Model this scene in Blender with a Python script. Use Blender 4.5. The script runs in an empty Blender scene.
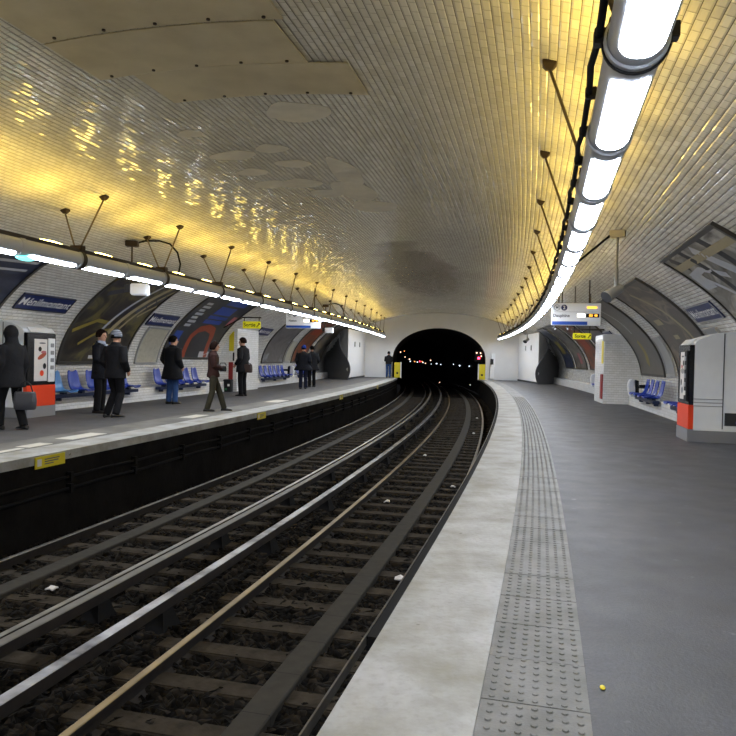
import bpy, bmesh, math, random
from mathutils import Vector, Matrix
random.seed(7)
PI = math.pi
SC = bpy.context.scene
COL = SC.collection

# ---------------------------------------------------------------- the curved station: s along the track, u across it, z up
K = 1.08
RC = 253.574 * K; CU = 3.5; R0 = RC - CU; YAW = -.261; CAMZ = 1.35
CX, CY = -RC * math.cos(YAW), -RC * math.sin(YAW)
def ang(s): return s / R0 + YAW
def W(s, u, z=0.0):
    t = ang(s); r = R0 + u
    return Vector((CX + r * math.cos(t), CY + r * math.sin(t), z))
def FM(s, u, z=0.0, rot=0.0):
    return Matrix.Translation(W(s, u, z)) @ Matrix.Rotation(ang(s) + rot, 4, 'Z')

# ---------------------------------------------------------------- camera
cam = bpy.data.cameras.new('camera'); co = bpy.data.objects.new('camera', cam); COL.objects.link(co)
cam.sensor_width = 36; cam.lens = 700 / 736 * 36; cam.clip_start = .05; cam.clip_end = 400
def cdir(u, v):
    c, s = math.cos(.022), math.sin(.022); u, v = c * u - s * v, s * u + c * v
    c, s = math.cos(-.016), math.sin(-.016); return Vector((u, c - s * v, s + c * v))
fw = cdir(0, 0); rt = cdir(1, 0) - fw; up = cdir(0, 1) - fw
co.matrix_world = Matrix(((rt.x, up.x, -fw.x, 0), (rt.y, up.y, -fw.y, 0), (rt.z, up.z, -fw.z, CAMZ), (0, 0, 0, 1)))
SC.camera = co

# ---------------------------------------------------------------- world, exposure (the light comes from the two lines of luminaires)
wd = bpy.data.worlds.new('world'); SC.world = wd; wd.use_nodes = True
wd.node_tree.nodes['Background'].inputs[0].default_value = (.02, .02, .022, 1)
wd.node_tree.nodes['Background'].inputs[1].default_value = .3
SC.view_settings.view_transform = 'Standard'; SC.view_settings.look = 'None'
SC.view_settings.gamma = 1; SC.view_settings.use_curve_mapping = False
SC.view_settings.exposure = 0.0
TUBE, UPTUBE, UPBEAM = 40.0, 30.0, 5.5          # strength of the diffusers and of the upward openings
TUBE_COL, UP_COL, BEAM_COL = (.86, .93, 1.05), (1.0, .73, .17), (1.0, .66, .10)

# ---------------------------------------------------------------- materials
def lin(h):
    h = h.lstrip('#'); o = []
    for i in (0, 2, 4):
        c = int(h[i:i + 2], 16) / 255
        o.append(c / 12.92 if c <= .04045 else ((c + .055) / 1.055) ** 2.4)
    return (*o, 1)
class NT:
    def __init__(self, name):
        self.m = bpy.data.materials.new(name); self.m.use_nodes = True
        self.t = self.m.node_tree; self.b = self.t.nodes['Principled BSDF']
    def n(self, typ, **kw):
        x = self.t.nodes.new(typ)
        for k, v in kw.items():
            if k.startswith('i_'):
                x.inputs[k[2:].replace('_', ' ')].default_value = v
            else: setattr(x, k, v)
        return x
    def l(self, a, b): self.t.links.new(a, b)
    def math(self, op, a, b=None, c=None, clamp=False):
        x = self.t.nodes.new('ShaderNodeMath'); x.operation = op; x.use_clamp = clamp
        for i, v in enumerate((a, b, c)):
            if v is None: continue
            if isinstance(v, (int, float)): x.inputs[i].default_value = v
            else: self.l(v, x.inputs[i])
        return x.outputs[0]
    def mix(self, fac, a, b):
        x = self.t.nodes.new('ShaderNodeMix'); x.data_type = 'RGBA'
        for i, v in ((0, fac), (6, a), (7, b)):
            if isinstance(v, (tuple, list, int, float)): x.inputs[i].default_value = v
            else: self.l(v, x.inputs[i])
        return x.outputs[2]
    def ramp(self, fac, stops, interp='LINEAR'):
        x = self.t.nodes.new('ShaderNodeValToRGB'); x.color_ramp.interpolation = interp
        e = x.color_ramp.elements
        while len(e) < len(stops): e.new(.5)
        for k, (p, c) in enumerate(stops): e[k].position = p; e[k].color = c
        self.l(fac, x.inputs[0]); return x.outputs[0]
    def noise(self, vec, scale, detail=4, rough=.55):
        x = self.n('ShaderNodeTexNoise'); x.inputs['Scale'].default_value = scale
        x.inputs['Detail'].default_value = detail; x.inputs['Roughness'].default_value = rough
        if vec is not None: self.l(vec, x.inputs['Vector'])
        return x.outputs[0]
    def bump(self, h, dist, strength=1.0):
        x = self.n('ShaderNodeBump'); x.inputs['Distance'].default_value = dist; x.inputs['Strength'].default_value = strength
        self.l(h, x.inputs['Height']); self.l(x.outputs[0], self.b.inputs['Normal']); return x
def mat(name, hexc, rough=.6, metal=0.0, var=.0, vscale=6, bump=0, bscale=40, hex2=None, spec=None, detail=4):
    k = NT(name); k.b.inputs['Roughness'].default_value = rough; k.b.inputs['Metallic'].default_value = metal
    if spec is not None: k.b.inputs['Specular IOR Level'].default_value = spec
    c = lin(hexc); tc = k.n('ShaderNodeTexCoord').outputs['Object']
    if hex2 or var:
        c2 = lin(hex2) if hex2 else tuple(x * (1 - var) for x in c[:3]) + (1,)
        f = k.ramp(k.noise(tc, vscale, detail), [(.35, (0, 0, 0, 1)), (.68, (1, 1, 1, 1))])
        k.l(k.mix(f, c, c2), k.b.inputs['Base Color'])
    else:
        k.b.inputs['Base Color'].default_value = c
    if bump: k.bump(k.noise(tc, bscale, 5), bump)
    return k.m
def emit(name, col, strength):
    k = NT(name); k.b.inputs['Base Color'].default_value = (*col, 1)
    k.b.inputs['Emission Color'].default_value = (*col, 1); k.b.inputs['Emission Strength'].default_value = strength
    k.b.inputs['Roughness'].default_value = .4
    return k.m
def tile_mat(name, tw=.15, th=.075, base='#ebeae6', base2='#dbd9d3', grout='#625d53', rough=.12, bevel=.016, height=.008, tilt=.07, dirt=True):
    k = NT(name); uv = k.n('ShaderNodeUVMap').outputs[0]
    sx = k.n('ShaderNodeSeparateXYZ'); k.l(uv, sx.inputs[0])
    row = k.math('DIVIDE', sx.outputs[1], th); rid = k.math('FLOOR', row); fy = k.math('SUBTRACT', row, rid)
    off = k.math('MULTIPLY', k.math('FLOORED_MODULO', rid, 2.0), .5)
    colm = k.math('ADD', k.math('DIVIDE', sx.outputs[0], tw), off); cid = k.math('FLOOR', colm); fx = k.math('SUBTRACT', colm, cid)
    dx = k.math('MULTIPLY', k.math('MINIMUM', fx, k.math('SUBTRACT', 1.0, fx)), tw)
    dy = k.math('MULTIPLY', k.math('MINIMUM', fy, k.math('SUBTRACT', 1.0, fy)), th)
    g = k.math('MAXIMUM', k.math('LESS_THAN', dy, .0032), k.math('MULTIPLY', k.math('LESS_THAN', dx, .002), .8))
    h = k.math('MULTIPLY', k.math('MULTIPLY', dy, 1 / bevel, clamp=True), k.math('ADD', k.math('MULTIPLY', k.math('MULTIPLY', dx, 1 / .011, clamp=True), .5), .5))
    cv = k.n('ShaderNodeCombineXYZ'); k.l(cid, cv.inputs[0]); k.l(rid, cv.inputs[1])
    wn = k.n('ShaderNodeTexWhiteNoise', noise_dimensions='2D'); k.l(cv.outputs[0], wn.inputs[0])
    geo = k.n('ShaderNodeNewGeometry')
    c = k.mix(wn.outputs[0], lin(base), lin(base2))
    tc = k.n('ShaderNodeTexCoord').outputs['Object']
    if dirt:
        f = k.ramp(k.noise(tc, .35, 6, .6), [(.45, (0, 0, 0, 1)), (.75, (1, 1, 1, 1))])
        c = k.mix(k.math('MULTIPLY', f, .3), c, lin('#8f8774'))
        # soot stain on the crown towards the tunnel
        ds = k.math('DIVIDE', k.math('SUBTRACT', sx.outputs[0], 26.0), 8.0); da = k.math('DIVIDE', k.math('SUBTRACT', sx.outputs[1], 9.55), 1.3)
        rr = k.math('ADD', k.math('MULTIPLY', ds, ds), k.math('MULTIPLY', da, da))
        ms = k.math('MULTIPLY', k.math('SUBTRACT', 1.15, k.math('ADD', rr, k.math('MULTIPLY', k.math('SUBTRACT', k.noise(tc, .9, 5), .5), 1.6))), 2.5, clamp=True)
        c = k.mix(k.math('MULTIPLY', ms, .5), c, lin('#5d564c'))
    k.l(k.mix(g, c, lin(grout)), k.b.inputs['Base Color'])
    k.l(k.math('ADD', k.math('MULTIPLY', g, .5), rough), k.b.inputs['Roughness'])
    # each tile sits a touch out of true
    sub = k.n('ShaderNodeVectorMath', operation='SUBTRACT'); k.l(wn.outputs[1], sub.inputs[0]); sub.inputs[1].default_value = (.5, .5, .5)
    scl = k.n('ShaderNodeVectorMath', operation='SCALE'); k.l(sub.outputs[0], scl.inputs[0]); scl.inputs['Scale'].default_value = tilt
    bp = k.n('ShaderNodeBump'); bp.inputs['Distance'].default_value = height; k.l(h, bp.inputs['Height'])
    ad = k.n('ShaderNodeVectorMath', operation='ADD'); k.l(bp.outputs[0], ad.inputs[0]); k.l(scl.outputs[0], ad.inputs[1])
    nm = k.n('ShaderNodeVectorMath', operation='NORMALIZE'); k.l(ad.outputs[0], nm.inputs[0])
    k.l(nm.outputs[0], k.b.inputs['Normal'])
    return k.m

M = {}
M['tile'] = tile_mat('vault_tile')
M['tile_flat'] = tile_mat('wall_tile', height=.003, tilt=.02, rough=.18, dirt=False, base='#efefef', base2='#e4e4e2', grout='#a5a4a0')
k = NT('platform_asphalt'); tc_ = k.n('ShaderNodeTexCoord').outputs['Object']
c_ = k.mix(k.ramp(k.noise(tc_, 1.6, 8), [(.35, (0, 0, 0, 1)), (.68, (1, 1, 1, 1))]), lin('#515155'), lin('#414142'))
c_ = k.mix(k.math('MULTIPLY', k.ramp(k.noise(tc_, 38, 3), [(.42, (0, 0, 0, 1)), (.62, (1, 1, 1, 1))]), .5), c_, lin('#404042'))
c_ = k.mix(k.ramp(k.noise(tc_, 5.5, 2), [(.70, (0, 0, 0, 1)), (.74, (1, 1, 1, 1))]), c_, lin('#66666a'))
k.l(c_, k.b.inputs['Base Color']); k.l(k.math('ADD', k.math('MULTIPLY', k.noise(tc_, 3, 4), .3), .42), k.b.inputs['Roughness']); k.bump(k.noise(tc_, 60, 5), .004); M['asphalt'] = k.m
M['asphalt_old'] = mat('worn_asphalt', '#504e4e', .7, 0, vscale=2.5, hex2='#434240', bump=.004, bscale=50, detail=8)
k = NT('edge_concrete'); tc_ = k.n('ShaderNodeTexCoord').outputs['Object']
c_ = k.mix(k.ramp(k.noise(tc_, 1.9, 9, .62), [(.38, (0, 0, 0, 1)), (.66, (1, 1, 1, 1))]), lin('#a9a9a8'), lin('#838176'))
c_ = k.mix(k.math('MULTIPLY', k.ramp(k.noise(tc_, 26, 4), [(.5, (0, 0, 0, 1)), (.7, (1, 1, 1, 1))]), .35), c_, lin('#85827a'))
c_ = k.mix(k.ramp(k.noise(tc_, 9, 2), [(.735, (0, 0, 0, 1)), (.76, (1, 1, 1, 1))]), c_, lin('#6a675f'))
k.l(c_, k.b.inputs['Base Color']); k.b.inputs['Roughness'].default_value = .68; k.bump(k.noise(tc_, 30, 6), .004); M['concrete'] = k.m
M['tactile'] = mat('tactile_rubber', '#777673', .6, 0, vscale=5, hex2='#605f5a', bump=.003, bscale=70)
M['tactile_old'] = mat('worn_tactile', '#75736c', .7, 0, vscale=2, hex2='#57554f', bump=.003, bscale=60)
M['patch_pale'] = mat('pale_patch', '#c9c5b8', .6, var=.1)
M['plaster'] = mat('plaster', '#d2c8ad', .55, 0, vscale=2, hex2='#bfb498', detail=6)
M['plaster_grey'] = mat('plaster_grey', '#e6e2d6', .6, var=.12, vscale=5)
M['endwall'] = mat('end_wall_paint', '#e2e2e2', .5, var=.05, vscale=1.5)
M['soffit'] = mat('end_soffit', '#b9b09a', .6, var=.12, vscale=1.5)
M['tunnel'] = mat('tunnel_soot', '#0c0c0e', .95, var=.3)
M['trench'] = mat('trench_wall', '#1c1a19', .95, spec=.08, var=.5, vscale=2.5, bump=.01, bscale=12)
k = NT('ballast_stone'); tc_ = k.n('ShaderNodeTexCoord').outputs['Object']
vo = k.n('ShaderNodeTexVoronoi'); vo.inputs['Scale'].default_value = 17; vo.inputs['Randomness'].default_value = 1; k.l(tc_, vo.inputs['Vector'])
vs_ = k.n('ShaderNodeSeparateXYZ'); k.l(vo.outputs['Color'], vs_.inputs[0])
k.l(k.ramp(vs_.outputs[0], [(0, lin('#080706')), (.6, lin('#17140f')), (1, lin('#302a23'))]), k.b.inputs['Base Color']); k.b.inputs['Roughness'].default_value = .95; k.b.inputs['Specular IOR Level'].default_value = .15
k.bump(k.math('SUBTRACT', k.math('MULTIPLY', vs_.outputs[1], .5), k.math('MULTIPLY', vo.outputs['Distance'], 1.4)), .05)
M['ballast'] = k.m
M['sleeper'] = mat('old_timber', '#423c34', .95, var=.5, spec=.08, vscale=7, bump=.006, bscale=30)
M['rust'] = mat('rail_side', '#2a2522', .7, .3, var=.4, vscale=8)
M['railtop'] = mat('rail_polish', '#8f8b84', .4, .9, var=.4, vscale=5)
M['railgold'] = mat('rail_bronze', '#8c7a58', .4, .9, var=.35, vscale=3)
M['power_dull'] = mat('dull_rail_top', '#6e6b66', .55, .4, var=.3)
M['power'] = mat('power_rail_top', '#a8a8ac', .4, .9, vscale=2.6, hex2='#474546', detail=8)
M['darkiron'] = mat('dark_iron', '#121213', .8, spec=.15)
M['bracket'] = mat('brown_bracket', '#3a2c20', .6, .3)
M['rod'] = mat('tie_rod', '#6e6048', .5, .5)
M['cable'] = mat('black_cable', '#131315', .7, spec=.15)
M['housing'] = mat('lamp_housing', '#bcbfc4', .4)
M['tray'] = mat('lamp_tray', '#3b332b', .6, .3)
M['tube'] = emit('lamp_diffuser', TUBE_COL, TUBE)
M['uptube'] = emit('lamp_uplight', UP_COL, UPTUBE)
M['teal'] = emit('teal_lamp', (.2, .85, .8), 2.0)
M['grey_metal'] = mat('kiosk_grey', '#eceef0', .38, 0, var=.04)
M['kick'] = mat('kick_plate', '#8d8d90', .45, .2)
M['speaker_grey'] = mat('speaker_grey', '#8f8d88', .5, .1)
M['black'] = mat('gloss_black', '#0d0d0f', .25)
M['mattblack'] = mat('matt_black', '#121214', .75)
M['orange'] = mat('vending_orange', '#e8441c', .35)
M['white'] = mat('white_enamel', '#e6e6e6', .3)
M['paper'] = mat('paper_white', '#d9d4d0', .5)
M['yellow'] = mat('safety_yellow', '#d7c41e', .5)
M['yellow_lit'] = emit('sign_yellow', (.80, .74, .02), .25)
M['red'] = mat('fire_red', '#8c1a18', .4)
M['blue_enamel'] = mat('sign_blue', '#1c2a5e', .3)
M['blue'] = mat('metro_blue', '#1f4fb0', .35)
M['seat_blue'] = mat('seat_blue', '#1338a2', .3)
M['seat_light'] = mat('seat_light_blue', '#4f8fd0', .28)
M['beam'] = mat('bench_beam', '#14264e', .4, .2)
M['display'] = emit('display_panel', (.72, .74, .78), .12)
M['led'] = emit('led_orange', (1, .48, .05), 2.2)
M['ledw'] = emit('led_white', (1, .95, .75), 4)
M['textgrey'] = mat('print_grey', '#5a5d66', .5)
M['frame'] = mat('poster_frame', '#4d4a45', .4, .4)
M['frame_grey'] = mat('map_frame', '#a9a9a6', .4, .3)
M['darkgrey'] = mat('dark_grey_panel', '#2c2c2e', .6, var=.1)
M['cheek'] = mat('grey_cheek', '#77777a', .6, var=.08)
M['box_white'] = mat('cabinet_white', '#f0f0f0', .4, var=.04)
M['skin'] = mat('skin', '#b98a70', .5); M['eye'] = mat('eye', '#1a1512', .2)
M['hair_dark'] = mat('dark_hair', '#0e0b09', .8, bump=.003, bscale=120, spec=.08); M['hair_brown'] = mat('brown_hair', '#1d120e', .9, bump=.003, bscale=120, spec=.08)
def cloth(n, h): return mat(n, h, .85, 0, var=.3, vscale=9, bump=.012, bscale=9, spec=.2)
M['coat_black'] = cloth('black_wool', '#18181b'); M['coat_navy'] = cloth('navy_wool', '#14161d'); M['coat_brown'] = cloth('brown_coat', '#3b2522')
M['tr_black'] = cloth('black_trousers', '#131316'); M['tr_olive'] = cloth('olive_trousers', '#3d3a2d'); M['jeans'] = cloth('blue_jeans', '#35507e')
M['jeans_dark'] = cloth('dark_jeans', '#1a1f33'); M['scarf'] = cloth('pale_scarf', '#aab2c4'); M['shoe'] = mat('shoe_leather', '#121111', .4)
M['bag_brown'] = mat('bag_brown', '#3a2a26', .5); M['bag_grey'] = mat('bag_grey', '#3b3b40', .35); M['hat_blue'] = cloth('blue_knit', '#20388a')
def beanie_mat():
    k = NT('striped_knit'); tc = k.n('ShaderNodeTexCoord').outputs['Object']
    s = k.n('ShaderNodeSeparateXYZ'); k.l(tc, s.inputs[0])
    f = k.math('FRACT', k.math('MULTIPLY', s.outputs[2], 28.0))
    k.l(k.mix(k.math('GREATER_THAN', f, .5), lin('#8d929c'), lin('#494d58')), k.b.inputs['Base Color'])
    k.b.inputs['Roughness'].default_value = .9
    return k.m
M['beanie'] = beanie_mat()

# ---------------------------------------------------------------- mesh building
class B:
    def __init__(self): self.v = []; self.f = []; self.uv = {}
    def add(self, vs, fs):
        o = len(self.v); self.v += [Vector(p) for p in vs]; self.f += [tuple(i + o for i in q) for q in fs]; return self
    def box(self, x0, x1, y0, y1, z0, z1, m=None):
        vs = [Vector((x, y, z)) for z in (z0, z1) for y in (y0, y1) for x in (x0, x1)]
        if m: vs = [m @ v for v in vs]
        return self.add(vs, [(0, 2, 3, 1), (4, 5, 7, 6), (0, 1, 5, 4), (2, 6, 7, 3), (0, 4, 6, 2), (1, 3, 7, 5)])
    def loft(self, rings, cap=True, closed=False):
        n = len(rings[0]); vs = [p for r in rings for p in r]; fs = []
        m = len(rings)
        for i in range(m if closed else m - 1):
            a, b = i * n, ((i + 1) % m) * n
            for j in range(n): fs.append((a + j, a + (j + 1) % n, b + (j + 1) % n, b + j))
        if cap and not closed:
            fs.append(tuple(range(n))[::-1]); fs.append(tuple((m - 1) * n + j for j in range(n)))
        return self.add(vs, fs)
    def tube(self, path, r, n=10, cap=True):
        path = [Vector(p) for p in path]; rings = []; last = None
        for i, p in enumerate(path):
            d = (path[min(i + 1, len(path) - 1)] - path[max(i - 1, 0)]).normalized()
            a = last if last is not None else (Vector((0, 0, 1)) if abs(d.z) < .9 else Vector((1, 0, 0)))
            a = (a - d * a.dot(d)).normalized(); last = a; b = d.cross(a)
            rr = r[i] if isinstance(r, (list, tuple)) else r
            rings.append([p + (a * math.cos(2 * PI * k / n) + b * math.sin(2 * PI * k / n)) * rr for k in range(n)])
        return self.loft(rings, cap)
    def ell(self, c, rx, ry, rz, n=16, m=10, rot=None):
        rings = []
        for i in range(m + 1):
            t = -PI / 2 + PI * (i + .001 if i == 0 else i - .001 if i == m else i) / m
            rg = []
            for k in range(n):
                a = 2 * PI * k / n
                p = Vector((rx * math.cos(t) * math.cos(a), ry * math.cos(t) * math.sin(a), rz * math.sin(t)))
                if rot: p = rot @ p
                rg.append(p + Vector(c))
            rings.append(rg)
        return self.loft(rings)
    def prism(self, poly, axis, a, b):
        # poly of 2D points; extruded along axis from a to b
        def P(p, t): return {'x': (t, p[0], p[1]), 'y': (p[0], t, p[1]), 'z': (p[0], p[1], t)}[axis]
        return self.loft([[P(p, a) for p in poly], [P(p, b) for p in poly]])
    def elring(self, z, rx, ry, cx=0, cy=0, n=24, p=2.0):
        out = []
        for k in range(n):
            t = 2 * PI * k / n; c, s = math.cos(t), math.sin(t)
            out.append(Vector((cx + rx * math.copysign(abs(c) ** (2 / p), c), cy + ry * math.copysign(abs(s) ** (2 / p), s), z)))
        return out
    def build(self, name, m, parent=None, smooth=False, bevel=0, world=False, remesh=0, iters=0, segs=2):
        vs = self.v
        if world and parent is not None:
            inv = parent.matrix_basis.inverted(); vs = [inv @ v for v in vs]
        me = bpy.data.meshes.new(name); me.from_pydata([tuple(v) for v in vs], [], self.f)
        if self.uv:
            lay = me.uv_layers.new(name='UVMap')
            for p in me.polygons:
                for li in p.loop_indices: lay.data[li].uv = self.uv[me.loops[li].vertex_index]
        bm = bmesh.new(); bm.from_mesh(me)
        bmesh.ops.recalc_face_normals(bm, faces=bm.faces) if not self.uv else None
        if bevel:
            es = [e for e in bm.edges if len(e.link_faces) == 2 and e.calc_face_angle(0) > .5]
            bmesh.ops.bevel(bm, geom=es, offset=bevel, segments=segs, affect='EDGES', clamp_overlap=True)
        bm.to_mesh(me); bm.free()
        o = bpy.data.objects.new(name, me)
        if remesh:
            COL.objects.link(o)
            md = o.modifiers.new('r', 'REMESH'); md.mode = 'VOXEL'; md.voxel_size = remesh
            dg = bpy.context.evaluated_depsgraph_get(); dg.update()
            me2 = bpy.data.meshes.new_from_object(o.evaluated_get(dg)); me2.name = name
            o.modifiers.clear(); o.data = me2
            bm = bmesh.new(); bm.from_mesh(me2)
            for _ in range(iters): bmesh.ops.smooth_vert(bm, verts=bm.verts, factor=.5, use_axis_x=True, use_axis_y=True, use_axis_z=True)
            bm.to_mesh(me2); bm.free(); me = me2; smooth = True
        else: COL.objects.link(o)
        if isinstance(m, (list, tuple)):
            for x in m: me.materials.append(M[x])
        else: me.materials.append(M[m] if isinstance(m, str) else m)
        if smooth:
            for p in me.polygons: p.use_smooth = True
            if bevel or smooth == 'auto':
                try: me.set_sharp_from_angle(angle=math.radians(40))
                except Exception: pass
        if parent is not None: o.parent = parent
        return o
def thing(name, label, cat, mw, group=None):
    o = bpy.data.objects.new(name, None); COL.objects.link(o); o.empty_display_size = .1
    o.matrix_basis = mw; o['label'] = label; o['category'] = cat
    if group: o['group'] = group
    return o
def tag(o, label, cat, group=None):
    o['label'] = label; o['category'] = cat
    if group: o['group'] = group
    return o
def struct(o): o['kind'] = 'structure'; return o
def copy_thing(o, mw, label=None, group=None):
    c = o.copy(); COL.objects.link(c); c.matrix_basis = mw
    if label: c['label'] = label
    if group: c['group'] = group
    for ch in list(o.children):
        d = ch.copy(); COL.objects.link(d); d.parent = c
        for g in list(ch.children):
            e = g.copy(); COL.objects.link(e); e.parent = d
    return c

# vault profile by arc length: a = height on the wall, then along the ellipse
EA, EZ, ET = 7.2, .8, 4.35
_tab = [(0.0, EA, 0.0), (EZ, EA, EZ)]
_N = 600; _pu, _pz, _a = EA, EZ, EZ
for i in range(1, _N + 1):
    t = PI * i / _N; u_, z_ = EA * math.cos(t), EZ + (ET - EZ) * math.sin(t)
    _a += math.hypot(u_ - _pu, z_ - _pz); _pu, _pz = u_, z_; _tab.append((_a, u_, z_))
AMAX = _a + EZ; _tab.append((AMAX, -EA, 0.0))
def prof(a):
    lo, hi = 0, len(_tab) - 1
    while hi - lo > 1:
        m_ = (lo + hi) // 2
        if _tab[m_][0] <= a: lo = m_
        else: hi = m_
    p, q = _tab[lo], _tab[hi]; f = (a - p[0]) / (q[0] - p[0]) if q[0] > p[0] else 0
    return p[1] + f * (q[1] - p[1]), p[2] + f * (q[2] - p[2])
def a_of_z(z):
    if z <= EZ: return z
    for i in range(1, len(_tab)):
        if _tab[i][2] >= z: return _tab[i][0]
    return AMAX / 2
def nrm(a):
    u0, z0 = prof(max(0, a - .02)); u1, z1 = prof(a + .02); l = math.hypot(u1 - u0, z1 - z0) or 1
    return -(z1 - z0) / l, (u1 - u0) / l       # towards the inside
def V(side, s, a, h=0.0):
    u, z = prof(a); nu, nz = nrm(a)
    if nu * u > 0 and a < AMAX / 2: nu, nz = -nu, -nz
    if nz > 0: nu, nz = -nu, -nz
    return W(s, side * (u + nu * h), z + nz * h)
def curved_panel(side, s0, s1, a0, a1, h0, h1, ns=6, na=24):
    """slab lying on the vault; uv 0..1 as read from the track"""
    b = B(); idx = {}
    for i in range(ns + 1):
        for j in range(na + 1):
            for k, h in enumerate((h0, h1)):
                idx[i, j, k] = len(b.v); fs = i / ns; fa = j / na
                b.v.append(V(side, s0 + (s1 - s0) * fs, a0 + (a1 - a0) * fa, h))
                b.uv[len(b.v) - 1] = (fs if side < 0 else 1 - fs, fa)
    for i in range(ns):
        for j in range(na):
            t = (idx[i, j, 1], idx[i + 1, j, 1], idx[i + 1, j + 1, 1], idx[i, j + 1, 1]); b.f.append(t if side > 0 else t[::-1])
    for i in range(ns):
        for j, fl in ((0, 0), (na, 1)):
            b.f.append((idx[i, j, 0], idx[i + 1, j, 0], idx[i + 1, j, 1], idx[i, j, 1]))
    for j in range(na):
        for i in (0, ns):
            b.f.append((idx[i, j, 0], idx[i, j + 1, 0], idx[i, j + 1, 1], idx[i, j, 1]))
    return b
def strip(u0, u1, z, s0, s1, step=1.0, thick=0.0, z1=None):
    """flat (or solid) band following the curve"""
    b = B(); n = max(1, int(round((s1 - s0) / step))); zz = z if z1 is None else z1
    if thick:
        return b.loft([[W(s0 + (s1 - s0) * i / n, u0, z), W(s0 + (s1 - s0) * i / n, u1, zz), W(s0 + (s1 - s0) * i / n, u1, zz - thick), W(s0 + (s1 - s0) * i / n, u0, z - thick)] for i in range(n + 1)])
    for i in range(n + 1):
        s = s0 + (s1 - s0) * i / n; b.v += [W(s, u0, z), W(s, u1, zz)]
        b.uv[2 * i] = (s, u0); b.uv[2 * i + 1] = (s, u1)
    b.f = [(2 * i, 2 * i + 1, 2 * i + 3, 2 * i + 2) for i in range(n)]
    return b
def sweep(poly, s0, s1, step=1.0):
    n = max(1, int(round((s1 - s0) / step)))
    return B().loft([[W(s0 + (s1 - s0) * i / n, p[0], p[1]) for p in poly] for i in range(n + 1)])
_tc = {}
def text_mesh(txt, size, bold=0.0):
    cu = bpy.data.curves.new('t', 'FONT'); cu.body = txt; cu.size = size; cu.align_x = 'CENTER'; cu.align_y = 'CENTER'; cu.offset = bold; cu.resolution_u = 3
    o = bpy.data.objects.new('t', cu); COL.objects.link(o)
    dg = bpy.context.evaluated_depsgraph_get(); dg.update()
    me = bpy.data.meshes.new_from_object(o.evaluated_get(dg))
    vs = [v.co.copy() for v in me.vertices]; fs = [tuple(p.vertices) for p in me.polygons]
    bpy.data.objects.remove(o); bpy.data.curves.remove(cu); bpy.data.meshes.remove(me)
    return vs, fs
def flat_text(txt, size, fn, name, m, parent, bold=0.0, world=True):
    vs, fs = text_mesh(txt, size, bold); b = B(); b.add([fn(v.x, v.y) for v in vs], fs)
    return b.build(name, m, parent, world=world)

S0, S1 = -12.0, 46.5        # the station hall from behind the camera to its end wall
# ================================================================ STRUCTURE
def vault_mesh(a0, a1, na):
    b = B(); ns = 59
    for i in range(ns + 1):
        s = S0 + (S1 - S0) * i / ns
        for j in range(na + 1):
            a = a0 + (a1 - a0) * j / na; u, z = prof(a)
            b.uv[len(b.v)] = (s, a); b.v.append(W(s, u, z))
    for i in range(ns):
        for j in range(na):
            q = i * (na + 1) + j; b.f.append((q, q + 1, q + na + 2, q + na + 1))
    return b
AS = a_of_z(3.15)
struct(vault_mesh(0, AS, 30).build('wall_right', 'tile', smooth=True))
struct(vault_mesh(AMAX - AS, AMAX, 30).build('wall_left', 'tile', smooth=True))
vault = struct(vault_mesh(AS, AMAX - AS, 80).build('ceiling', 'tile', smooth=True))

# plates fixed over the crown, near left
def crown_u(u): 
    z = EZ + (ET - EZ) * math.sqrt(1 - (u / EA) ** 2); return z
def crown_patch(pts, drop, name, m, parent=None, thick=.012):
    b = B(); n = len(pts)
    b.add([W(s, u, crown_u(u) - drop) for s, u in pts] + [W(s, u, crown_u(u) - drop - thick) for s, u in pts],
          [tuple(range(n)), tuple(range(n, 2 * n))[::-1]] + [(i, (i + 1) % n, n + (i + 1) % n, n + i) for i in range(n)])
    return b.build(name, m, parent)
def band(s0, s1, u0, u1, skew0, skew1):
    """plate with many points along the crown so that it follows the curve"""
    n = 16
    lo = [(s0 + (s1 - s0) * 0, u0 + skew0 + (u1 - u0) * i / n * 1.0) for i in range(n + 1)]
    return lo
def crown_band(s0, s1, ua0, ub0, ua1, ub1, drop, name):
    b = B(); n = 18; ns = 4; idx = {}
    for k in (0, 1):
        for i in range(ns + 1):
            f = i / ns
            for j in range(n + 1):
                g = j / n; u = (ua0 + (ua1 - ua0) * f) * (1 - g) + (ub0 + (ub1 - ub0) * f) * g
                idx[k, i, j] = len(b.v); b.v.append(W(s0 + (s1 - s0) * f, u, crown_u(u) - drop - .012 * k))
    for k in (0, 1):
        for i in range(ns):
            for j in range(n): b.f.append((idx[k, i, j], idx[k, i, j + 1], idx[k, i + 1, j + 1], idx[k, i + 1, j]))
    for i in range(ns):
        for j in (0, n): b.f.append((idx[0, i, j], idx[0, i + 1, j], idx[1, i + 1, j], idx[1, i, j]))
    for j in range(n):
        for i in (0, ns): b.f.append((idx[0, i, j], idx[0, i, j + 1], idx[1, i, j + 1], idx[1, i, j]))
    return b.build(name, 'plaster', smooth='auto')
plates = [(6.62, 7.46, -.84, 1.53, -.82, 1.54, .018), (5.72, 6.60, -1.23, 1.10, -1.22, 1.12, .024), (4.7, 5.70, -1.24, 1.22, -1.24, 1.20, .018), (3.6, 4.68, -1.24, 1.2, -1.24, 1.2, .024)]
plabels = ['pale beige ceiling cover plate farthest along the crown of the vault', 'pale beige ceiling cover plate, second from the far edge of the patch',
           'pale beige ceiling cover plate at the top edge of the photo', 'pale beige ceiling cover plate nearest overhead, above the photo']
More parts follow.
